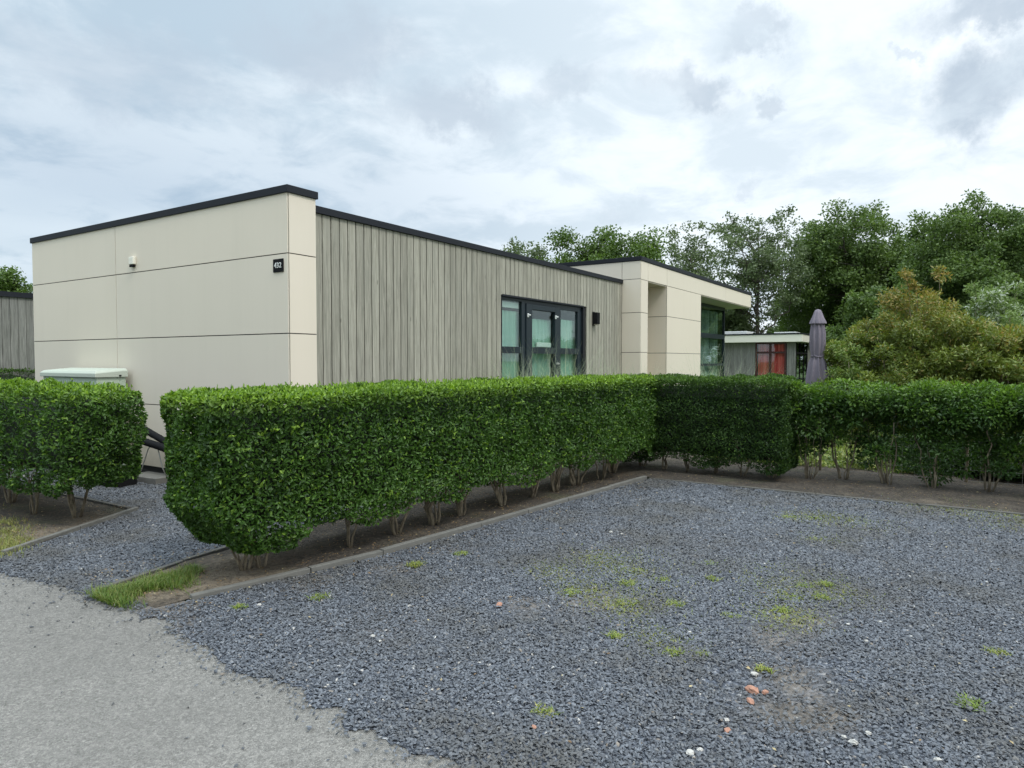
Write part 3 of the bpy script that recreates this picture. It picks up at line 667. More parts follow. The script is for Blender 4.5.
def clipped_hedge(a, b, half, ztop, n, size, mat, label, cat='hedge', group=None, zb=.20, tip=.45, seed=1.0, stems=8, stem_r=.02, taper0=1.0, taper1=0.0, detail=1, fresh=1.0, stem_xy=None, bw=.30, rough=1.0, lift=0.0):
    """a hedge clipped to a box between ground points a and b; leaves lie in a thin uneven shell over an added dark core"""
    a = Vector((a[0], a[1], 0)); b = Vector((b[0], b[1], 0)); Lh = (b - a).length; u = (b - a).normalized(); w = Vector((-u.y, u.x, 0))
    root = empty('privet_hedge', a, math.atan2(u.y, u.x), label, cat, group)
    H = ztop - zb
    areas = np.array([Lh * H, Lh * H * .75, Lh * 2 * half * 1.25, 2 * half * H * 1.7, 2 * half * H * 1.5, Lh * 2 * half * bw]); face = rng.choice(6, n, p=areas / areas.sum())
    s = rng.random(n) * Lh; t = rng.uniform(-half, half, n); z = zb + rng.random(n) * H
    nrm = np.zeros((n, 3))
    t = np.where(face == 0, -half, np.where(face == 1, half, t)); s = np.where(face == 3, 0, np.where(face == 4, Lh, s)); z = np.where(face == 2, ztop, np.where(face == 5, zb, z))
    nrm[face == 0] = (0, -1, 0); nrm[face == 1] = (0, 1, 0); nrm[face == 2] = (0, 0, 1); nrm[face == 3] = (-1, 0, 0); nrm[face == 4] = (1, 0, 0); nrm[face == 5] = (0, 0, -1)
    P = np.stack([s, t, z], 1)
    # rounded edges
    c = np.stack([np.clip(s, .10, Lh - .10), np.clip(t, -half + .09, half - .09), np.clip(z, zb + .08, ztop - .06)], 1)
    d = P - c; dl = np.linalg.norm(d, axis=1, keepdims=True) + 1e-9
    Rm = np.where(np.abs(nrm[:, 2:3]) > .5, .07, .09); P = c + d / dl * np.minimum(dl, Rm * 1.05); nrm = unit(nrm * .6 + d / dl)
    depth = rng.exponential(.028, n); lump = vnoise(P, 3.2, seed) * .028 + vnoise(P, 8, seed + 2) * .028
    P = P + nrm * (lump * rough - np.minimum(depth, .14) + .01)[:, None]
    # skirt draws in towards the stems
    zl = .62; k = np.clip((zl - P[:, 2]) / (zl - zb), 0, 1.2) ** 1.6
    P[:, 1] *= 1 - .16 * k
    P[:, 0] += taper0 * (.37 + .10 * vnoise(P, 6.0, seed + 3)) * k * np.clip(1 - P[:, 0] / 1.2, 0, 1) - taper1 * .42 * k * np.clip(1 - (Lh - P[:, 0]) / 1.2, 0, 1)
    zlow = zb + .02 + lift * np.clip((P[:, 0] - .9) / .9, 0, 1) + .15 * vnoise(np.stack([P[:, 0], P[:, 1] * .3, 0 * P[:, 0]], 1), 3.5, seed) + .05 * vnoise(np.stack([P[:, 0], P[:, 1], 0 * P[:, 0]], 1), 10, seed)
    ok = P[:, 2] > zlow; P = P[ok]; nrm = nrm[ok]; depth = depth[ok]; n = len(P)
    Ld = unit(nrm * .55 + rdir(n) * .75 + np.array([0, 0, .35])); Nn = unit(nrm * .8 + rdir(n) * .65 + np.array([0, 0, .35]))
    sz = rng.uniform(.65, 1.25, n) * size
    topness = np.clip((P[:, 2] - (ztop - .13)) / .13, 0, 1)
    rnd = np.clip(rng.normal(.48, .28, n) + vnoise(P, 1.6, seed + 5) * .20 + vnoise(P, 7.0, seed + 6) * .22, 0, 1)
    tone = np.clip(topness * rng.uniform(0, 1.0, n) * fresh * (.75 + .35 * vnoise(P, 2.5, seed + 9)) + (rng.random(n) < .07) * rng.uniform(.2, .7, n), 0, 1)
    # upright fresh shoots standing out of the clipped top
    m_ = int(Lh * 2 * half * 620 * tip); Q = np.stack([.09 + rng.random(m_) * (Lh - .18), rng.uniform(-half, half, m_) * .88, ztop + rng.uniform(-.02, .045, m_) * (1 + .5 * rng.random(m_))], 1)
    P = np.vstack([P, Q]); Ld = np.vstack([Ld, unit(rdir(m_) * .5 + np.array([0, 0, 1.0]))]); Nn = np.vstack([Nn, rdir(m_)]); sz = np.concatenate([sz, rng.uniform(.7, 1.1, m_) * size]); rnd = np.concatenate([rnd, rng.random(m_)]); tone = np.concatenate([tone, rng.uniform(.3, 1, m_) * fresh])
    # stray shoots that escaped the clipping, each a short row of paired leaves
    ns = int(Lh * 26); sP = []; sL = []
    for _ in range(ns):
        f_ = random.random(); q0 = np.array([random.uniform(.05, Lh - .05), -half * random.uniform(.97, 1.0), random.uniform(zb + .25, ztop - .05)]) if f_ < .5 else np.array([random.uniform(.05, Lh - .05), random.uniform(-half, half), ztop])
        dr_ = np.array([random.uniform(-.5, .5), -.8, random.uniform(.1, .9)]) if f_ < .5 else np.array([random.uniform(-.4, .4), random.uniform(-.4, .4), 1.0])
        dr_ /= np.linalg.norm(dr_); ln = random.uniform(.03, .085)
        for t_ in np.arange(0, ln, .010):
            sP.append(q0 + dr_ * t_); sL.append(dr_ * .5 + rng.normal(0, .6, 3))
    ns = len(sP); sP = np.array(sP); sL = unit(np.array(sL)); P = np.vstack([P, sP]); Ld = np.vstack([Ld, sL]); Nn = np.vstack([Nn, rdir(ns)]); sz = np.concatenate([sz, rng.uniform(.6, .95, ns) * size]); rnd = np.concatenate([rnd, rng.random(ns)]); tone = np.concatenate([tone, rng.uniform(.1, .9, ns) * fresh])
    V, T, A = leaf_arrays(P - Ld * sz[:, None] * .4, Nn, Ld, sz, rnd, np.clip(tone, 0, 1), detail=detail)
    npmesh('foliage', V, T, mat, A, root)
    # added solid dark core, in place of twigs, stops light passing through the leaves
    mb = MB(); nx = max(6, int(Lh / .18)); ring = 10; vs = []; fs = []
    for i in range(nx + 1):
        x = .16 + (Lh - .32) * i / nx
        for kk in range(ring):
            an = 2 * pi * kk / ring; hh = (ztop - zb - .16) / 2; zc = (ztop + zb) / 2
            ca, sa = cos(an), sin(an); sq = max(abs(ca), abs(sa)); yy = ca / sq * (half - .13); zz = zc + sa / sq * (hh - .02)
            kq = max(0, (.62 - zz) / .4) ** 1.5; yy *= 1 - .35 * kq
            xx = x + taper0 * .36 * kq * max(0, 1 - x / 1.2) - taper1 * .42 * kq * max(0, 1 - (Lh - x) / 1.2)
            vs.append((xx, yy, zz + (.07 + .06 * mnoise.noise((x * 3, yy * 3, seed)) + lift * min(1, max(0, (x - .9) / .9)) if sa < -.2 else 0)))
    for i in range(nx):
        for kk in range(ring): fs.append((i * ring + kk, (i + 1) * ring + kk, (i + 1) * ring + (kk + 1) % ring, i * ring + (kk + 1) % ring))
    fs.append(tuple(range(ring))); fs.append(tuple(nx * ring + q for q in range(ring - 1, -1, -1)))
    mb.add(vs, fs).build('light_block_core', M['core'], root)
    # stems
    inv = Vector(a)
    spots = stem_xy or [(.35 + (Lh - .6) * i / (stems - 1), random.uniform(-.08, .06)) for i in range(stems)]
    for (sx_, sy_) in spots:
        stem_cluster((sx_, sy_, .03), random.choice((4, 5, 6, 8)), zb + .42, .27, stem_r * random.uniform(.8, 1.2), M['stem'], root)
    return root
HA, HB = (2.78, 4.47), (9.55, 3.92)
clipped_hedge(HA, HB, .41, 1.345, 135000, .040, M['privet'], 'long clipped green hedge beside the parking gravel in front of the grey boarded wall', zb=.20, seed=1.3, stem_r=.021, lift=.07,
              stem_xy=[(.42, 0.02), (.52, -.06), (1.28, -.12), (1.85, -.10), (2.32, -.12), (2.75, -.05), (3.4, -.12), (3.95, -.08), (4.4, -.12), (4.9, -.1), (5.5, -.1), (6.0, 0)])
clipped_hedge((3.32, 6.70), (3.30, 14.5), .40, 1.315, 76000, .042, M['privet'], 'clipped green hedge on the left with bare forked stems in a kerbed soil bed', zb=.33, seed=4.1, stem_r=.017, tip=.6, taper0=.6,
              stem_xy=[(.62, -.03), (1.18, .12), (2.0, 0), (2.8, .1), (3.7, 0), (4.6, 0), (5.6, 0), (6.6, 0)], rough=2.2)
clipped_hedge((9.58, 4.25), (9.58, 1.80), .40, 1.335, 70000, .036, M['privet_dark'], 'dense dark green clipped hedge section closing the back corner of the parking gravel', zb=.12, seed=7.7, taper0=0, taper1=0, rough=1.6, stems=6, tip=.5, detail=0, fresh=.7)
clipped_hedge((11.5, 22.5), (3.2, 19.8), .45, 1.33, 26000, .06, M['privet_dark'], 'low far hedge in front of the neighbouring grey wooden building', zb=.1, seed=9.7, stems=4, detail=0, fresh=.6)

# loose, unclipped hedge at the right: arching shoots with leaf sprays and gaps below
def puff_leaves(C, R, nl, size, up=.5, shell=.6, flat=.8):
    """leaves through puffs at centres C with radii R"""
    i = rng.choice(len(C), nl, p=R ** 2 / (R ** 2).sum()); d = rdir(nl); rr = R[i] * np.power(rng.random(nl), shell)
    P = C[i] + d * rr[:, None] * np.array([1, 1, flat]); Nn = unit(d * .6 + rdir(nl) * .8 + np.array([0, 0, up])); Ld = unit(rdir(nl) + d * .5)
    return P, Nn, Ld, i
def crown(root, C, R, nl, size, mat, name='crown', wide=.7, tonefn=None, detail=0, flat=.8, shell=.6):
    P, Nn, Ld, i = puff_leaves(C, R, nl, size, flat=flat, shell=shell); n = len(P)
    rp = rng.random(len(C)); rnd = np.clip(rp[i] * .5 + rng.random(n) * .5, 0, 1)
    tone = tonefn(P) if tonefn else (rng.random(n) < .1) * rng.random(n)
    V, T, A = leaf_arrays(P, Nn, Ld, rng.uniform(.7, 1.3, n) * size, rnd, np.clip(tone, 0, 1), wide=wide, detail=detail)
    return npmesh(name, V, T, mat, A, root)
def tree(px, D, top_py, wpx, label, mat='tree_dark', cb=.25, npuff=130, nl=24000, leaf=.26, pr=.085, trunk_r=.22, fill=1 / 2.2, seed=0, group=None, barkm='bark', lean=0.0, kind='tree', top_bias=0.0, fork=.3, lump=.25, cat='tree', limbs_n=9):
    random.seed(seed); global rng; rng_keep = rng; rng = np.random.default_rng(seed + 100)
    base = deep(px, D); H = zat(top_py, D); rx = wpx / F * D / 2
    root = empty(kind, base, 0, label, cat, group)
    zb = H * cb; zc = (H + zb) / 2; rz = (H - zb) / 2
    d = rdir(npuff); d[:, 2] += top_bias; d = unit(d); r = np.power(rng.random(npuff), fill)
    ph = rng.uniform(0, 6.28, 3); lum = 1 + lump * np.sin(np.arctan2(d[:, 1], d[:, 0]) * 3 + ph[0]) * .6 + lump * np.sin(d[:, 2] * 5 + ph[1]) * .5 + rng.normal(0, lump * .35, npuff)
    sh = np.where(d[:, 2] < 0, 1.0, 1.0)
    C = np.stack([d[:, 0] * r * rx * lum, d[:, 1] * r * rx * lum, zc + d[:, 2] * r * rz * np.clip(lum, .7, 1.05) * sh], 1)
    C[:, 0] += lean * (C[:, 2] - zb) * .1
    R = H * pr * rng.uniform(.6, 1.25, npuff); C[:, 2] = np.minimum(C[:, 2], H - R * .7)
    crown(root, C, R, nl, leaf, M[mat])
    # trunk with limbs reaching the clumps
    mb = MB(); fk = zb + (H - zb) * fork
    tp = [Vector((lean * .1 * z + random.uniform(-.06, .06) * (z > .2), random.uniform(-.06, .06) * (z > .2), z)) for z in np.linspace(-.1, H * .82, 9)]
    mb.tube(tp, [trunk_r * (1 - .82 * i / 8) * (1.25 if i == 0 else 1) for i in range(9)], 9)
    order = list(range(npuff)); random.shuffle(order); heads = order[:limbs_n]; limbs = []
    for h in heads:
        e = Vector(C[h]); zz = min(max(zb * .75, e.z - (Vector((e.x, e.y, 0)).length) * .9), H * .7); f_ = zz / (H * .82) * 8; i0 = min(7, int(f_)); s_ = tp[i0].lerp(tp[i0 + 1], f_ - i0)
        pts = crooked(s_, e, 6, H * .018); r0 = trunk_r * (.55 - .3 * zz / H); mb.tube(pts, [r0 * (1 - .13 * k) for k in range(7)], 6); limbs += [(p_, r0 * (1 - .13 * k)) for k, p_ in enumerate(pts)][2:]
    for h in order[limbs_n:]:
        e = Vector(C[h]); p_, r_ = min(limbs, key=lambda q: (q[0] - e).length + max(0, q[0].z - e.z) * .7)
        mb.tube(crooked(p_, e, 4, H * .012), [r_ * .5 * (1 - .18 * k) for k in range(5)], 4, cap=False)
    mb.build('trunk', M[barkm], root, smooth=True)
    rng = rng_keep
    return root
def loose_hedge():
    O = Vector((9.95, 1.7, 0)); root = empty('loose_hedge', O, 0, 'loose leafy hedge with open bare stems at the back right of the gravel', 'hedge')
    C = []; R = []
    plants = [(9.85, 1.62), (10.04, 1.22), (9.92, .70), (9.95, .20), (10.0, -.36), (9.93, -.80), (9.9, -1.5), (9.98, -2.1), (9.95, -2.9), (9.9, -3.5), (9.95, -4.3)]
    for (x, y) in plants:
        nst = random.choice((5, 7, 9)); mb = MB(); hd = random.uniform(0, 6.28)
        for k in range(nst):
            a = hd + random.uniform(0, 2 * pi); q = random.uniform(.05, .36); ht = random.uniform(.7, 1.2)
            p0 = Vector((x + cos(a) * .05, y + sin(a) * .05, .0)) - O; p1 = Vector((x + cos(a) * q, y + sin(a) * q * 1.3, ht)) - O
            pts = crooked(p0, p1, 7, .03); r = random.uniform(.006, .015); mb.tube(pts, [r * (1 - .1 * i) for i in range(8)], 5)
        mb.build('stem', M['stem'], root, smooth=True)
        for k in range(44):
            a = random.uniform(0, 2 * pi); q = random.uniform(0, 1) ** .5 * .42; z = random.choice((random.uniform(.28 if y < .5 else .44, 1.28), random.uniform(.95, 1.26)))
            z -= .12 * (random.random() < .2); wq = 1.0 if z > .75 else .75
            C.append((x - O.x + cos(a) * q * wq * .85, y - O.y + sin(a) * q * wq * 1.15, z)); R.append(random.uniform(.09, .19))
    C = np.array(C); R = np.array(R); nl = 84000
    i = rng.choice(len(C), nl, p=R ** 2 / (R ** 2).sum()); d = rdir(nl); P = C[i] + d * (R[i] * rng.random(nl) ** .4)[:, None] * np.array([1, 1.15, .8])
    ok = P[:, 2] < 1.30 + .06 * vnoise(P, 5, 2.0) + .10 * (rng.random(nl) < .05); P = P[ok]; d = d[ok]; i = i[ok]; n = len(P)
    rp = rng.random(len(C)) 
    tone = np.clip((P[:, 2] - 1.08) / .28, 0, 1) * rng.uniform(.1, .9, n) + (rng.random(n) < .05) * .5 + (rp[i] > .88) * .3
    V, T, A = leaf_arrays(P, unit(rdir(n) * .6 + d * .4 + np.array([-.25, 0, .8])), unit(d * .7 + rdir(n) * .5 + np.array([-.1, 0, .1])), rng.uniform(.035, .065, n), np.clip(rp[i] * .6 + rng.random(n) * .4, 0, 1), np.clip(tone, 0, 1), wide=.46)
    npmesh('foliage', V, T, M['loose'], A, root)
loose_hedge()

TG = 'trees behind the bungalows'
tree(522, 44, 233, 50, 'thin crowned tree just showing over the middle of the grey boarded wall', 'tree_pale', cb=.45, npuff=70, nl=2600, leaf=.17, pr=.05, seed=11, group=TG)
tree(582, 41, 230, 92, 'bushy green tree with sparse upper sprays behind the wooden wall end', 'tree_mid', cb=.2, npuff=170, nl=34000, leaf=.16, pr=.085, seed=12, group=TG)
tree(628, 37, 228, 84, 'dense rounded mid green tree right behind the cream block corner', 'tree_mid', cb=.15, npuff=130, nl=34000, leaf=.15, pr=.095, seed=13, group=TG, lump=.10)
tree(690, 48, 224, 66, 'open airy tree showing sky between its leaves left of the tall airy one', 'tree_pale', cb=.25, npuff=170, nl=9000, leaf=.17, pr=.045, seed=14, group=TG, trunk_r=.14)
tree(757, 54, 207, 116, 'tall airy tree with visible forked trunk and sky showing through its crown', 'tree_pale', cb=.30, npuff=300, nl=17000, leaf=.19, pr=.040, seed=15, group=TG, trunk_r=.2, fork=.1, limbs_n=16)
tree(722, 56, 272, 60, 'lower pale green tree far behind the thin forked trunk', 'tree_pale', cb=.1, npuff=90, nl=14000, leaf=.22, pr=.09, seed=16, group=TG)
tree(843, 57, 202, 122, 'tall dark dense tree in the middle of the right hand tree row', 'tree_dark', cb=.08, npuff=230, nl=66000, leaf=.22, pr=.075, seed=17, group=TG, trunk_r=.3, lump=.10)
tree(900, 56, 236, 110, 'dark tree filling the dip between the two tallest crowns', 'tree_dark', cb=.05, npuff=150, nl=34000, leaf=.26, pr=.09, seed=18, group=TG)
tree(963, 42, 196, 132, 'tallest broad tree on the right with pale trunk above the bronze shrub', 'tree_dark', cb=.22, npuff=250, nl=66000, leaf=.165, pr=.07, seed=19, group=TG, trunk_r=.2, barkm='birch', lump=.09)
tree(1050, 46, 202, 118, 'big dark tree cut off by the right edge of the view', 'tree_dark', cb=.08, npuff=200, nl=46000, leaf=.20, pr=.08, seed=20, group=TG)
tree(1000, 38, 270, 90, 'low dark tree under the tall crowns at the far right', 'tree_dark', cb=.03, npuff=120, nl=36000, leaf=.16, pr=.10, seed=21, group=TG)
tree(885, 38, 286, 92, 'low dark green tree behind the closed parasol and bronze shrub', 'tree_dark', cb=.03, npuff=120, nl=38000, leaf=.16, pr=.10, seed=22, group=TG)
tree(805, 64, 290, 74, 'shaded low tree above the far flat roof', 'tree_dark', cb=.03, npuff=110, nl=28000, leaf=.17, pr=.10, seed=23, group=TG)
tree(1140, 50, 205, 130, 'dark tree beyond the right edge of the row', 'tree_dark', cb=.08, npuff=120, nl=14000, leaf=.36, pr=.10, seed=24, group=TG)
tree(10, 62, 270, 74, 'rounded green tree behind the neighbouring wooden building on the left', 'tree_mid', cb=.2, npuff=110, nl=26000, leaf=.26, pr=.10, seed=25)
tree(-62, 66, 262, 100, 'wide tree beyond the left edge behind the wooden building', 'tree_mid', cb=.2, npuff=110, nl=12000, leaf=.4, pr=.10, seed=26)
# far wood closing the horizon
C = []; R = []
for i in range(420):
    px = random.uniform(-500, 1700); D = random.uniform(72, 92); top = 322 + 8 * sin(px * .02) if 640 < px < 800 else (300 + 14 * sin(px * .013) + 8 * sin(px * .05))
    z = random.uniform(0, 1) ** .7 * (zat(top, D) - 1.5); p_ = deep(px, D); C.append((p_.x, p_.y, max(.8, z))); R.append(random.uniform(1.4, 2.4))
tag(crown(None, np.array(C), np.array(R), 60000, .5, M['tree_dark'], name='far_wood'), 'far off belt of dark woodland', 'wood', kind='stuff')
random.seed(77)
# ------------------------------------------------------------------ shrubs behind the loose hedge
def shrub(name, px, D, top_py, half_w, label, mat, nl, leaf, npuff=120, pr=.26, tonefn=None, wide=.36, zmin=.15, squash=1.0, seed=1, sprays=(), group=None):
    random.seed(seed); base = deep(px, D); H = zat(top_py, D); root = empty(name, base, 0, label, 'shrub', group)
    d = rdir(npuff); d[:, 2] = np.abs(d[:, 2]) * 1.5; d = unit(d); r = np.power(rng.random(npuff), .38)
    C = np.stack([d[:, 0] * r * half_w, d[:, 1] * r * half_w * squash, zmin + d[:, 2] * r * (H - zmin - pr * .45)], 1) * np.array([1, 1, 1])
    C += rng.normal(0, .07, C.shape); C[:, 2] = np.maximum(C[:, 2], pr * .7); R = pr * rng.uniform(.6, 1.25, npuff)
    mb = MB()
    for k in range(26):
        e = Vector(C[random.randrange(npuff)]); s_ = Vector((random.uniform(-.12, .12), random.uniform(-.12, .12), -.05)); mb.tube(crooked(s_, e, 6, .06), [.022 * (1 - .12 * q) for q in range(7)], 5)
    for (sp, sy, lean) in sprays:                     # long new shoots above the crown
        e = deep(sp, D) - base; e.z = zat(sy, D); s_ = Vector((e.x * .6, e.y * .6, H * .78)); pts = crooked(s_, e, 5, .03); mb.tube(pts, [.008 * (1 - .12 * q) for q in range(6)], 4)
        for q in pts[1:]:
            C = np.vstack([C, [q]]); R = np.append(R, .055)
        for _ in range(3): C = np.vstack([C, [e + Vector((random.uniform(-.1, .1), random.uniform(-.1, .1), random.uniform(-.12, .02)))]]); R = np.append(R, .075)
    mb.build('stem', M['stem'], root, smooth=True)
    crown(root, C, R, nl, leaf, M[mat], name='foliage', wide=wide, tonefn=tonefn, detail=0, flat=.85, shell=.5)
    return root
shrub('bronze_shrub', 918, 12.8, 298, 1.95, 'big rounded shrub with olive leaves and coppery young tips above the loose hedge', 'bronze', 95000, .075, npuff=260, pr=.24, seed=5,
      tonefn=lambda P: np.clip((P[:, 2] - 2.0) / 1.0, 0, 1) * .7 * rng.random(len(P)) ** 1.5 + (rng.random(len(P)) < .08) * .4, sprays=[(905, 273, 0), (914, 285, 0), (940, 270, 0), (926, 292, 0)])
shrub('bronze_shrub', 1005, 12.2, 322, 1.6, 'lower olive and orange tinted shrub at the right edge before the white leaved one', 'bronze', 52000, .085, npuff=130, pr=.24, seed=6,
      tonefn=lambda P: np.clip((P[:, 2] - 1.6) / .9, 0, 1) * .6 * rng.random(len(P)) ** 1.5 + (rng.random(len(P)) < .10) * .4)
shrub('variegated_shrub', 992, 14.3, 290, 1.15, 'pale green shrub with white edged leaves rising behind the bronze one', 'pale_shrub', 24000, .08, npuff=110, pr=.22, seed=7,
      tonefn=lambda P: (rng.random(len(P)) < .35 * (vnoise(P, 3.0, 1.0) > .1)) * rng.uniform(.5, 1, len(P)), sprays=[(972, 284, 0), (1000, 286, 0), (1018, 284, 0)])
shrub('light_shrub', 846, 12.6, 330, .42, 'thin yellow green shrub just right of the closed parasol', 'ground_cover', 4200, .07, npuff=60, pr=.12, seed=8)
for k_, (px_, D_, t_, lab_) in enumerate([(915, 9.95, 438, 'dark low bush under the left end of the bronze shrub'), (958, 9.55, 440, 'dark low bush behind the bare stems near the right'), (1004, 9.2, 441, 'dark low bush behind the wire mesh at the right edge'), (1060, 8.8, 445, 'dark low bush beyond the right edge')]):
    shrub('low_bush', px_, D_, t_, .55, lab_, 'privet_dark', 9000, .06, npuff=60, pr=.14, seed=40 + k_, zmin=.05, group='dark low bushes behind the loose hedge')
shrub('bronze_shrub', 1095, 13, 312, 1.5, 'olive shrub beyond the right edge of the view', 'bronze', 20000, .1, npuff=90, pr=.3, seed=9)

# ------------------------------------------------------------------ far bungalow
FX, FY, FZ = 42.8, 7.52, 3.2
fb = empty('far_bungalow', (FX, FY, 0), 0, 'low far bungalow with cream roof edge and red curtained doors', 'bungalow')
def fbm(mb, name, mat, parent=None, **kw):
    mb.v = [(x - FX, y - FY, z) for x, y, z in mb.v]; return mb.build(name, mat, parent or fb, **kw)
m = MB(); m.box(FX, FX + 8.2, FY, FY + 5.9, FZ - .50, FZ - .06); fbm(m, 'roof_fascia', M['render_white'], bevel=.01)
m = MB(); m.box(FX - .03, FX + 8.23, FY - .03, FY + 5.93, FZ - .058, FZ + .02); fbm(m, 'roof_cap', M['anthracite'])
m = MB()
for y in np.arange(FY + 2.72, FY + 5.85, .16): m.rnd(random.random()); m.box(FX + .35, FX + .40, y, y + .148, 0, FZ - .50)
fbm(m, 'board_cladding', M['wood_grey']); m = MB()
for y in np.arange(FY + .40, FY + .90, .125): m.rnd(random.random()); m.box(FX + .35, FX + .40, y, y + .115, 0, FZ - .50)
fbm(m, 'board_cladding', M['wood_grey']); m = MB()
for x in np.arange(FX + 4.0, FX + 7.6, .16): m.rnd(random.random()); m.box(x, x + .148, FY + .35, FY + .40, 0, FZ - .50)
fbm(m, 'board_cladding', M['wood_grey'])
m = MB(); m.box(FX + .402, FX + .5, FY + .402, FY + 5.8, 0, FZ - .51) if 0 else None
m.box(FX + .402, FX + .5, FY + 2.70, FY + 5.8, 0, FZ - .51); m.box(FX + .402, FX + .5, FY + .42, FY + .92, 0, FZ - .51); m.box(FX + 4, FX + 7.7, FY + .402, FY + .5, 0, FZ - .51); m.box(FX + .5, FX + 7.8, FY + 5.7, FY + 5.8, 0, FZ - .51); m.box(FX + 7.7, FX + 7.8, FY + .4, FY + 5.7, 0, FZ - .51); m.box(FX + 2.6, FX + 2.7, FY + .6, FY + 5.7, 0, FZ - .52)
fbm(m, 'inner_wall', M['gap'])
dm_ = MB(); y0, y1 = FY + .94, FY + 2.70
for a, bb in ((y0, y0 + .10), (y0 + .83, y0 + .97), (y1 - .10, y1)): dm_.box(FX + .36, FX + .42, a, bb, 0, FZ - .52)
for a, bb in ((y0 + .10, y0 + .83), (y0 + .97, y1 - .10)): dm_.box(FX + .362, FX + .418, a, bb, FZ - .62, FZ - .52); dm_.box(FX + .362, FX + .418, a, bb, 2.02, 2.14); dm_.box(FX + .362, FX + .418, a, bb, 0, .12)
dr = fbm(dm_, 'door', M['door_red'])
for a, bb in ((y0 + .10, y0 + .83), (y0 + .97, y1 - .10)):
    for z0, z1 in ((.12, 2.02), (2.14, FZ - .62)): fbm(MB().box(FX + .38, FX + .386, a, bb, z0, z1), 'pane', M['glass'], dr)
m = MB(); folds(m, y0 + .12, y1 - .12, FX + .52, .05, 2.66, .04, .2, plane='x'); fbm(m, 'red_curtain', M['curtain_red'], smooth=True)
m = MB()
for x in (FX + .42, FX + 1.6, FX + 2.8, FX + 3.9): m.box(x, x + .09, FY + .37, FY + .45, 0, FZ - .52)
m.box(FX + .51, FX + 3.9, FY + .375, FY + .445, 2.0, 2.1)
gwo = fbm(m, 'corner_window', M['black']); fbm(MB().box(FX + .5, FX + 3.9, FY + .40, FY + .406, .1, FZ - .53), 'pane', M['glass'], gwo)
m = MB(); m.box(FX + 1.8, FX + 3.4, FY + 3.6, FY + 5.2, FZ + .02, FZ + .26); fbm(m, 'roof_light', M['white'], bevel=.02); m = MB(); m.box(FX + 3.0, FX + 5.2, FY + .9, FY + 2.2, FZ + .02, FZ + .20); fbm(m, 'roof_light', M['white'], bevel=.02)
# ------------------------------------------------------------------ neighbouring wooden building on the left
NB = (4.2, 21.3)
nb = empty('wooden_building', (NB[0], NB[1], 0), 0, 'neighbouring building in grey weathered vertical boards with dark flat roof edge', 'building')
m = MB(); x = 0.0
while x < 10.2:
    m.rnd(random.random()); m.box(x + .006, x + .185, random.uniform(0, .006), .05, 0, 3.30); x += .19
m.build('board_cladding', M['wood_grey'], nb)
m = MB(); m.box(.02, 10.2, .052, 6.5, 0, 3.30); m.build('wall_core', M['gap'], nb)
m = MB(); m.box(-.05, 10.3, -.05, 6.55, 3.302, 3.44); m.build('roof_edge', M['anthracite'], nb)

# ------------------------------------------------------------------ closed parasol
pz = deep(817, 13.3); ps = empty('parasol', pz, 0, 'closed mauve grey parasol tied at the waist standing behind the hedge', 'parasol')
m = MB(); m.tube([(0, 0, .02), (0, 0, 2.54)], .022, 10); m.build('pole', M['anthracite'], ps, smooth=True)
m = MB(); m.prism([(cos(a) * .3, sin(a) * .3) for a in np.linspace(0, 2 * pi, 9)[:-1]], 0, .07); m.build('base', M['concrete'], ps, bevel=.01)
def lathe_folds(prof, nf, amp, seg=72, tw=0.0):
    vs = []; fs = []
    for j, (z, r) in enumerate(prof):
        for k in range(seg):
            a = 2 * pi * k / seg; f_ = 1 + amp * sin(nf * a + tw * z) + amp * .5 * sin((nf * 2 + 1) * a + 2 * z + 1); vs.append((cos(a) * r * f_, sin(a) * r * f_, z))
    for j in range(len(prof) - 1):
        for k in range(seg): fs.append((j * seg + k, j * seg + (k + 1) % seg, (j + 1) * seg + (k + 1) % seg, (j + 1) * seg + k))
    vs = [(x * .84, y * .84, z) for x, y, z in vs]
    return MB().add(vs, fs)
lathe_folds([(1.02, .235), (1.06, .23), (1.3, .205), (1.55, .165), (1.66, .118), (1.72, .122), (1.9, .15), (2.1, .15), (2.3, .122), (2.42, .09)], 9, .16, tw=.8).build('canopy', M['parasol'], ps, smooth=True)
lathe_folds([(2.31, .172), (2.33, .172), (2.42, .125), (2.52, .085), (2.575, .055), (2.59, .01)], 8, .07).build('canopy_cap', M['parasol'], ps, smooth=True)
m = MB(); m.tube([(cos(a) * .115, sin(a) * .115, 1.68 + .01 * sin(3 * a)) for a in np.linspace(0, 2 * pi, 25)], .011, 6, cap=False); m.build('tie_strap', M['parasol'], ps, smooth=True)

# ------------------------------------------------------------------ pale slatted fence behind the parasol
fp = deep(831, 17.5); ff = empty('slatted_fence', fp, radians(-60), 'pale upright slatted garden fence between parasol and bronze shrub', 'fence')
m = MB()
for i in range(17): m.rnd(random.random()); m.box(i * .13, i * .13 + .075, 0, .025, .1, 1.62 + random.uniform(-.01, .01))
m.build('slat', M['concrete'], ff)
for z_ in (.4, 1.38): MB().box(-.02, 2.2, .027, .06, z_, z_ + .08).build('rail', M['wood_grey'], ff)
for i in (0, 8, 16): MB().box(i * .13, i * .13 + .09, .062, .15, 0, 1.66).build('post', M['black'], ff)

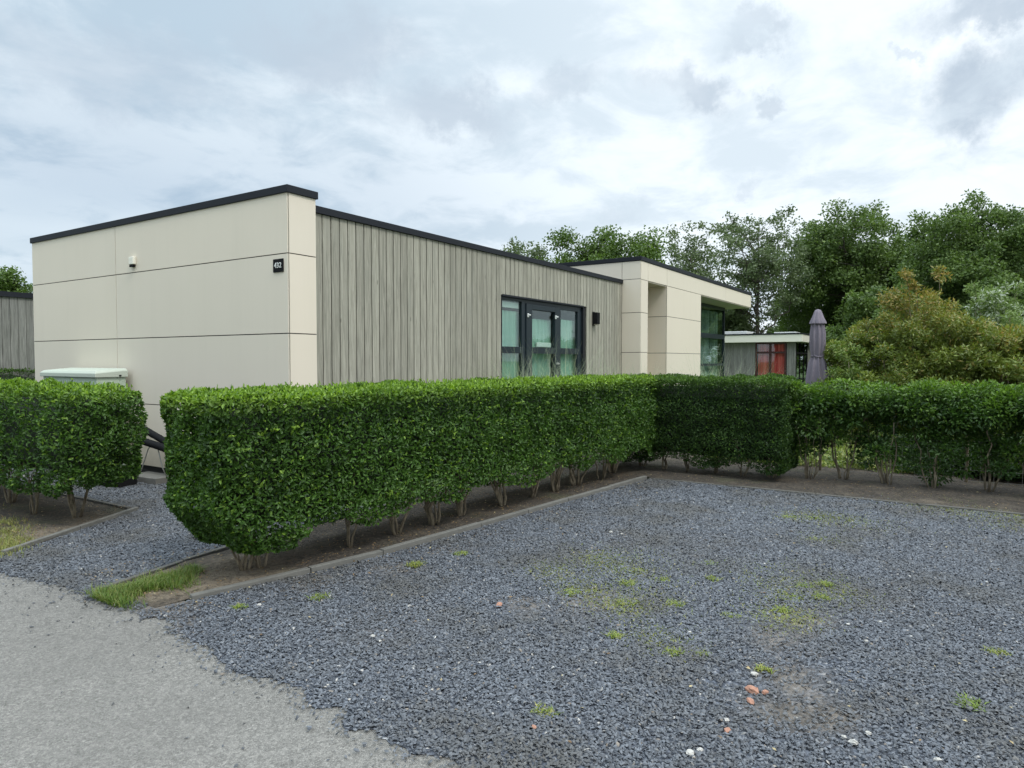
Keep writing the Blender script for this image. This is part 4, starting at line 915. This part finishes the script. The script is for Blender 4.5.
# ------------------------------------------------------------------ low wire fence behind the loose hedge
wf = empty('wire_fence', (10.62, 1.6, 0), 0, 'low thin wire mesh fence behind the bare stems of the loose hedge', 'fence')
m = MB()
for z in (.05, .18, .31, .44, .57): m.tube([(0, -7 * k / 10, z + random.uniform(-.008, .008)) for k in range(11)], .0022, 4)
for k in range(48): y = -7 * k / 48; m.tube([(0, y, .02), (0, y, .58)], .0018, 4)
m.build('wire_mesh', M['wire'], wf)
for y in (0, -1.75, -3.5, -5.2, -7): MB().tube([(0, y, -.05), (0, y, .70)], .02, 6).build('post', M['stem'], wf)
MB()

# ------------------------------------------------------------------ cabinet and hoses by the end wall
cbn = empty('storage_cabinet', (4.88, 10.03, 0), 0, 'pale green outdoor cabinet with cream lid against the cream end wall', 'cabinet')
m = MB(); m.box(.0, .40, 0, 1.58, .06, 1.36)
for k in range(12): m.box(-.008, -.0005, .08 + k * .125, .14 + k * .125, .12, 1.30)
for k in range(3): m.box(.06 + k * .11, .11 + k * .11, -.008, -.0005, .12, 1.30)
m.build('body', M['cabinet'], cbn, bevel=.006)
m = MB(); m.add([(-.035, -.03, 1.362), (.42, -.03, 1.362), (.42, 1.61, 1.362), (-.035, 1.61, 1.362), (-.035, -.03, 1.42), (.42, -.03, 1.46), (.42, 1.61, 1.46), (-.035, 1.61, 1.42), (.0, .01, 1.455), (.40, .01, 1.49), (.40, 1.57, 1.49), (.0, 1.57, 1.455)],
     [(3, 2, 1, 0), (0, 1, 5, 4), (1, 2, 6, 5), (2, 3, 7, 6), (3, 0, 4, 7), (4, 5, 9, 8), (5, 6, 10, 9), (6, 7, 11, 10), (7, 4, 8, 11), (8, 9, 10, 11)])
m.build('lid', M['cabinet_lid'], cbn, bevel=.008)
MB().box(.04, .36, .04, 1.54, 0, .058).build('base', M['black'], cbn)
m = MB(); m.tube([(.30, -.034, 1.385), (.30, -.060, 1.385)], .012, 8); m.build('lid_lock', M['black'], cbn)
def hose(pts, r, label, gname):
    o = empty('hose', pts[0], 0, label, 'hose', gname); p0 = Vector(pts[0]); P_ = [Vector(p) - p0 for p in pts]; out = []
    n = 40; m = len(P_) - 1
    for i in range(n + 1):
        t = i / n * m; k = min(int(t), m - 1); u = t - k; a = P_[max(k - 1, 0)]; b = P_[k]; c = P_[k + 1]; d = P_[min(k + 2, m)]
        out.append(.5 * ((2 * b) + (-a + c) * u + (2 * a - 5 * b + 4 * c - d) * u * u + (-a + 3 * b - 3 * c + d) * u ** 3))
    MB().tube(out, [r * (1 + .05 * (i % 2)) for i in range(n + 1)], 10).build('hose_tube', M['black'], o, smooth=True); return o
def wpt(px, py, X): d = ray(px, py); t = X / d.x; return (d.x * t, d.y * t, EYE + d.z * t)
hose([wpt(112, 436, 5.1), wpt(128, 427, 5.1), wpt(141, 428, 5.1), wpt(154, 435, 5.1), wpt(170, 444, 5.1), wpt(190, 452, 5.12), wpt(205, 470, 5.12), wpt(214, 487, 5.15)], .045, 'upper thick black hose arching in front of the cream end wall', 'black hoses at the end wall')
hose([wpt(110, 446, 5.0), wpt(125, 440, 5.0), wpt(138, 440, 5.0), wpt(152, 444, 5.0), wpt(166, 449, 5.02), wpt(185, 459, 5.05), wpt(198, 475, 5.05), wpt(206, 488, 5.05)], .047, 'lower thick black hose arching in front of the cream end wall', 'black hoses at the end wall')
hose([wpt(128, 470, 5.15), wpt(140, 471, 5.15), wpt(155, 475, 5.15), wpt(168, 480, 5.15), wpt(185, 486, 5.15)], .035, 'black hose lying on the slab at the wall foot', 'black hoses at the end wall')
q = at(118, 488)
bx = empty('black_crate', (4.44, 8.72, 0), radians(4), 'low black crate on the gravel beside the grey slab', 'crate')
m = MB(); m.box(0, .03, 0, .75, .01, .17); m.box(.25, .28, 0, .75, .01, .17); m.box(.03, .25, 0, .03, .01, .17); m.box(.03, .25, .72, .75, .01, .17); m.box(.03, .25, .03, .72, .012, .03); m.build('crate_body', M['black'], bx, bevel=.005)
MB().box(-.012, .292, -.012, .762, .172, .19).build('rim', M['black'], bx, bevel=.004)
sl = MB().box(-.16, .16, -.33, .33, 0, .085).build('slab', M['concrete'], bevel=.008); sl.location = (4.98, 8.86, .01); sl.rotation_euler = (0, 0, radians(3)); tag(sl, 'grey concrete slab lying under the black hoses at the wall foot', 'slab')
wsn = empty('wire_prop', (5.0, 9.0, 0), 0, 'thin grey bent wire prop standing on the slab below the hoses', 'wire prop')
m = MB(); m.tube([(-.05, .25, .105), (-.03, .10, .13), (0, -.02, .42), (.02, -.08, .50), (.02, -.20, .50), (.03, -.30, .20), (.05, -.34, .10)], .007, 6); m.build('wire', M['wire'], wsn, smooth=True)

# ------------------------------------------------------------------ blades: ornamental grass, grass patch, weeds
def blades(n, xy_fn, h, w, bend, seg=4, zbase=.0, tone=(0, .5)):
    base = xy_fn(n); a = rng.uniform(0, 2 * pi, n); hh = h * rng.uniform(.5, 1.15, n); bn = bend * rng.uniform(.2, 1.3, n); side = np.stack([-np.sin(a), np.cos(a)], 1); out = np.stack([np.cos(a), np.sin(a)], 1)
    V = []
    for k in range(seg + 1):
        t = k / seg; c = base + out * (bn * t ** 1.8 * hh)[:, None]; z = zbase + hh * (t - .35 * np.minimum(bn, 1.2) * t ** 2.2); ww = w * (1 - t ** 1.5) * .5 + w * .03
        for s_ in (-1, 1): V.append(np.column_stack([c + side * ww * s_, z]))
    V = np.stack(V, 1); k2 = 2 * (seg + 1); q = []
    for k in range(seg): q.append([2 * k, 2 * k + 1, 2 * k + 3, 2 * k + 2])
    T = (np.array(q)[None] + (np.arange(n) * k2)[:, None, None]).reshape(-1, 4)
    return V.reshape(-1, 3), T, {'rnd': np.repeat(rng.random(n), k2), 'tone': np.repeat(rng.uniform(*tone, n), k2)}
OG = 'ornamental grasses behind the hedge'
for i, (px, D, top, lab) in enumerate([(505, 11.2, 364, 'wispy pale grass tuft before the left window bay'), (524, 11.6, 352, 'tall wispy grass clump left of the door leaf'), (545, 11.4, 360, 'pale feathery grass clump under the door pane'),
        (566, 11.9, 354, 'arching pale grass clump under the right window pane'), (588, 11.7, 360, 'pale grass tuft just under the wall lamp'), (478, 11.0, 370, 'low pale grass tips left of the window'),
        (612, 12.0, 367, 'short pale grass tips at the end of the boarded wall'), (700, 13.0, 366, 'pale blue green grass mound by the tall glazing'), (718, 13.2, 362, 'blue green grass mound under the tall glazing corner'), (742, 13.4, 368, 'low pale grass mound before the far bungalow'), (640, 12.4, 370, 'small grass tips at the cream block corner')]):
    b_ = deep(px, D); h = zat(top, D); o = empty('ornamental_grass', b_, 0, lab, 'grass clump', OG)
    V, T, A = blades(260, lambda n: rng.normal(0, .13, (n, 2)), h * 1.22, .007, .95, seg=7, tone=(0, .8)); npmesh('blade', V, T, M['pale_grass'], A, o)
# grass patch at the bed's tip
def gp(n):
    k = rng.random(n); x = 2.28 + .72 * k; w = .16 + .07 * np.sin(k * 11 + 1); y = 4.64 + .10 * k + .05 * np.sin(k * 7) + rng.normal(0, .5, n) * w; return np.stack([x, y], 1)
V, T, A = blades(6200, gp, .075, .005, 1.0, seg=3, zbase=.012, tone=(-.3, .7)); tag(npmesh('grass', V, T, M['grass_leaf'], A), 'bright green grass patch at the tip of the soil bed', 'grass', kind='stuff')
def gp2(n):
    c = rng.integers(0, 9, n); cx = np.array([2.5, 2.62, 2.75, 2.9, 2.45, 2.5, 2.7, 3.0, 2.4])[c]; cy = np.array([6.7, 6.9, 7.3, 7.7, 7.2, 8.0, 8.3, 8.6, 6.6])[c]; return np.stack([cx + rng.normal(0, .09, n), cy + rng.normal(0, .12, n)], 1)
V, T, A = blades(3000, gp2, .05, .005, .9, seg=3, zbase=.02, tone=(.3, 1)); tag(npmesh('grass', V, T, M['grass_leaf'], A), 'yellowing grass on the soil of the left bed', 'grass', kind='stuff')
# weed tufts growing in the gravel
WG = 'weed tufts in the gravel'
weeds = [(637, 573, 1.2, 'bright weed tuft nearest the bare sandy patch'), (664, 582, .9, 'small weed tuft right of the brightest tuft'), (627, 605, 1.5, 'wide yellow green weed tuft in mid gravel'), (628, 586, .8, 'tiny weed tuft above the wide one'),
         (675, 607, 1.0, 'round green weed tuft in mid gravel'), (731, 618, .9, 'single green weed tuft right of centre'), (615, 639, .7, 'small vivid weed tuft low in mid gravel'), (673, 656, .9, 'flat weed tuft below centre'),
         (700, 656, .7, 'faint weed sprig beside the flat tuft'), (709, 565, .8, 'small weed tuft towards the back'), (763, 673, .6, 'little green tuft beside the white stone'), (790, 600, 1.1, 'yellow green tuft among the right hand weeds'), (803, 588, .8, 'upper tuft of the right hand weeds'), (822, 600, 1.1, 'right tuft of the right hand weed group'), (782, 612, .9, 'low spreading tuft in the right hand weeds'), (826, 587, .7, 'small tuft at the end of the right hand weeds'),
         (570, 595, .8, 'yellowish tuft on the sandy patch'), (415, 567, 1.0, 'straw coloured weed close to the kerb'), (461, 556, .8, 'small weed near the kerb'), (712, 581, .7, 'pale leafy weed towards the back'),
         (815, 520, 1.1, 'mossy weed at the back of the gravel'), (790, 519, 1.0, 'second mossy weed at the back of the gravel'), (815, 541, .8, 'weed tuft below the mossy ones'), (970, 707, 1.0, 'weed with yellow leaves at the lower right'), (997, 655, .8, 'thin green weed near the right edge'), (320, 600, .7, 'small weed in the near left gravel'), (545, 715, .6, 'tiny orange green weed in the near gravel'), (240, 610, .6, 'small weed near the bed kerb')]
for (px, py, sc, lab) in weeds:
    b_ = at(px, py, .0); o = empty('weed_tuft', b_, 0, lab, 'weed', WG)
    V, T, A = blades(int(random.uniform(110, 170) * sc), lambda n: np.clip(rng.normal(0, .036 * sc, (n, 2)) * np.array([random.uniform(.6, 1.3), random.uniform(.6, 1.4)]), -.055, .055), random.uniform(.018, .036), random.uniform(.005, .009), random.uniform(1.2, 1.9), seg=2, zbase=.012, tone=(random.uniform(-.4, .1), random.uniform(.2, .9))); npmesh('blade', V, T, M['weed'], A, o)
# moss and sparse grass film on the far right corner and around the weeds
def gp3(n):
    c = rng.integers(0, 14, n); cx = np.array([8.5, 8.6, 8.3, 8.1, 8.8, 9.0, 7.9, 7.45, 7.4, 5.0, 4.4, 5.2, 8.4, 9.2])[c]; cy = np.array([-.2, -.7, -1.1, -.6, .2, -.5, -1.4, 1.2, .8, 2.2, 1.8, 1.0, -1.7, .1])[c]; return np.stack([cx + rng.normal(0, .22, n), cy + rng.normal(0, .25, n)], 1)
V, T, A = blades(8000, gp3, .020, .006, 1.2, seg=2, zbase=.015, tone=(.2, 1)); tag(npmesh('moss', V, T, M['grass_leaf'], A), 'thin mossy green film in the gravel and on the soil', 'moss', kind='stuff')
def gp4(n):
    c = rng.integers(0, 12, n); cx = np.array([4.95, 4.75, 4.5, 4.25, 4.1, 4.45, 4.9, 5.1, 7.4, 7.6, 6.6, 3.7])[c]; cy = np.array([2.35, 2.05, 2.55, 2.2, 1.75, .85, .95, .70, 1.3, .95, .95, 1.4])[c]; return np.stack([cx + rng.normal(0, .13, n), cy + rng.normal(0, .13, n)], 1)
V, T, A = blades(15000, gp4, .014, .0045, 1.6, seg=2, zbase=.011, tone=(0, .8)); tag(npmesh('moss', V, T, M['weed'], A), 'flat yellow green moss patches on the worn gravel', 'moss', kind='stuff')
# fallen leaves and crumbs on the soil beds
n = 5200; k = rng.random(n); P = np.zeros((n, 3))
g = rng.random(n)
xs = rng.uniform(2.45, 8.8, n); ys = np.array([kmain_y(x) for x in xs]) + .06 + rng.random(n) * 1.1; P[:, 0] = xs; P[:, 1] = ys
s1 = g > .45; P[s1, 0] = rng.uniform(8.75, 10.9, s1.sum()); P[s1, 1] = rng.uniform(-4, 3.6, s1.sum())
s2 = g > .8; P[s2, 0] = rng.uniform(2.4, 3.85, s2.sum()); P[s2, 1] = 6.6 + (P[s2, 0] - 2.4) * .5 + rng.random(s2.sum()) ** 1.5 * 4
P[:, 2] = .048 + rng.random(n) * .008; P[:, 2] -= .02 * (P[:, 0] < 2.7)
V, T, A = leaf_arrays(P, unit(rdir(n) * .35 + np.array([0, 0, 1.0])), rdir(n) * np.array([1, 1, .15]), rng.uniform(.010, .028, n), rng.random(n), (rng.random(n) < .2) * rng.random(n), detail=0)
tag(npmesh('leaf_litter', V, T, M['litter'], A), 'small dry fallen leaves on the soil under the hedges', 'leaf litter', kind='stuff')
n = 420; P = np.stack([rng.uniform(2.4, 8.4, n), rng.uniform(-2.5, 4.0, n), np.full(n, .03)], 1); P = P[P[:, 1] < np.interp(P[:, 0], [p[0] for p in KMAIN], [p[1] for p in KMAIN]) - .05]; n = len(P)
near = rng.random(n) < .4; P[near, 1] = np.interp(P[near, 0], [p[0] for p in KMAIN], [p[1] for p in KMAIN]) - np.abs(rng.normal(0, .25, near.sum())) - .03
V, T, A = leaf_arrays(P, unit(rdir(n) * .4 + np.array([0, 0, 1.0])), rdir(n) * np.array([1, 1, .15]), rng.uniform(.012, .030, n), rng.random(n), (rng.random(n) < .5) * rng.random(n), detail=0)
tag(npmesh('leaf_litter', V, T, M['litter'], A), 'scattered dry leaf scraps on the gravel', 'leaf litter', kind='stuff')
# yellow green low plants seen under the loose hedge
n = 16000; P = np.stack([rng.uniform(10.9, 13.5, n), rng.uniform(.35, 3.4, n), rng.random(n) * .34], 1); P[:, 2] *= .55 + .45 * vnoise(P * np.array([1, 1, 0]), 3.0, 2.0)
V, T, A = leaf_arrays(P, unit(rdir(n) + np.array([0, 0, 1.2])), rdir(n), rng.uniform(.04, .08, n), rng.random(n), rng.random(n) ** 2, detail=0, wide=.6)
tag(npmesh('ground_cover', V, T, M['ground_cover'], A), 'yellow green low leafy plants seen under the loose hedge', 'ground cover', kind='stuff')

# ------------------------------------------------------------------ broken brick and pale pebbles in the gravel
def rock(name, px, py, r, mat, label, cat, group, seed):
    random.seed(seed); b_ = at(px, py, .02); bm_ = MB(); vs = []; nt_ = 5; npn = 8
    vs.append((0, 0, r * .55))
    for j in range(1, nt_):
        th = pi * j / nt_
        for k in range(npn): a = 2 * pi * k / npn + j * .4; q = r * (1 + random.uniform(-.28, .28)); vs.append((sin(th) * cos(a) * q, sin(th) * sin(a) * q * .8, cos(th) * q * .55))
    vs.append((0, 0, -r * .5)); fs = [(0, 1 + k, 1 + (k + 1) % npn) for k in range(npn)]
    for j in range(nt_ - 2):
        for k in range(npn): a = 1 + j * npn; fs.append((a + k, a + npn + k, a + npn + (k + 1) % npn, a + (k + 1) % npn))
    e = len(vs) - 1; a = 1 + (nt_ - 2) * npn; fs += [(e, a + (k + 1) % npn, a + k) for k in range(npn)]
    o = bm_.add(vs, fs).build(name, M[mat]); o.location = b_; o.rotation_euler = (random.uniform(-.3, .3), random.uniform(-.3, .3), random.uniform(0, 6)); tag(o, label, cat, group)
BG = 'brick pieces in the gravel'
rock('brick_piece', 752, 690, .032, 'brick', 'largest pinkish brick piece in the near gravel', 'brick piece', BG, 1)
rock('brick_piece', 750, 701, .022, 'brick', 'pale brick piece just below the largest one', 'brick piece', BG, 2)
rock('brick_piece', 765, 692, .016, 'brick', 'small brick chip right of the largest one', 'brick piece', BG, 3)
rock('brick_piece', 727, 730, .018, 'brick', 'orange brick chip low in the near gravel', 'brick piece', BG, 4)
rock('brick_piece', 499, 605, .024, 'brick', 'orange brick chip left on the sandy patch', 'brick piece', BG, 5)
rock('brick_piece', 534, 727, .014, 'brick', 'small orange chip in the near centre gravel', 'brick piece', BG, 6)
PG = 'pale pebbles in the gravel'
for i, (px, py, r, lab) in enumerate([(755, 674, .019, 'white pebble beside the little green tuft'), (727, 720, .016, 'white pebble above the orange chip'), (853, 742, .020, 'white pebble nearest the lower right'), (844, 737, .013, 'small pale pebble left of the nearest one'), (868, 733, .013, 'pale pebble right of the nearest one'),
        (690, 753, .019, 'pale pebble at the bottom of the view'), (700, 750, .013, 'smaller pale pebble at the bottom of the view'), (938, 760, .017, 'cream pebble at the bottom right'), (611, 532, .020, 'white pebble at the back left of centre'), (622, 534, .018, 'right one of two white pebbles at the back'), (880, 622, .014, 'white pebble in the right gravel'), (866, 641, .015, 'pale pebble below the right one'), (259, 605, .016, 'white pebble near the bed kerb'), (373, 636, .016, 'pink white pebble in the left gravel'), (380, 641, .013, 'white pebble in the left gravel beside the pinkish one')]):
    rock('pebble', px, py, r, 'pebble_white', lab, 'pebble', PG, 30 + i)
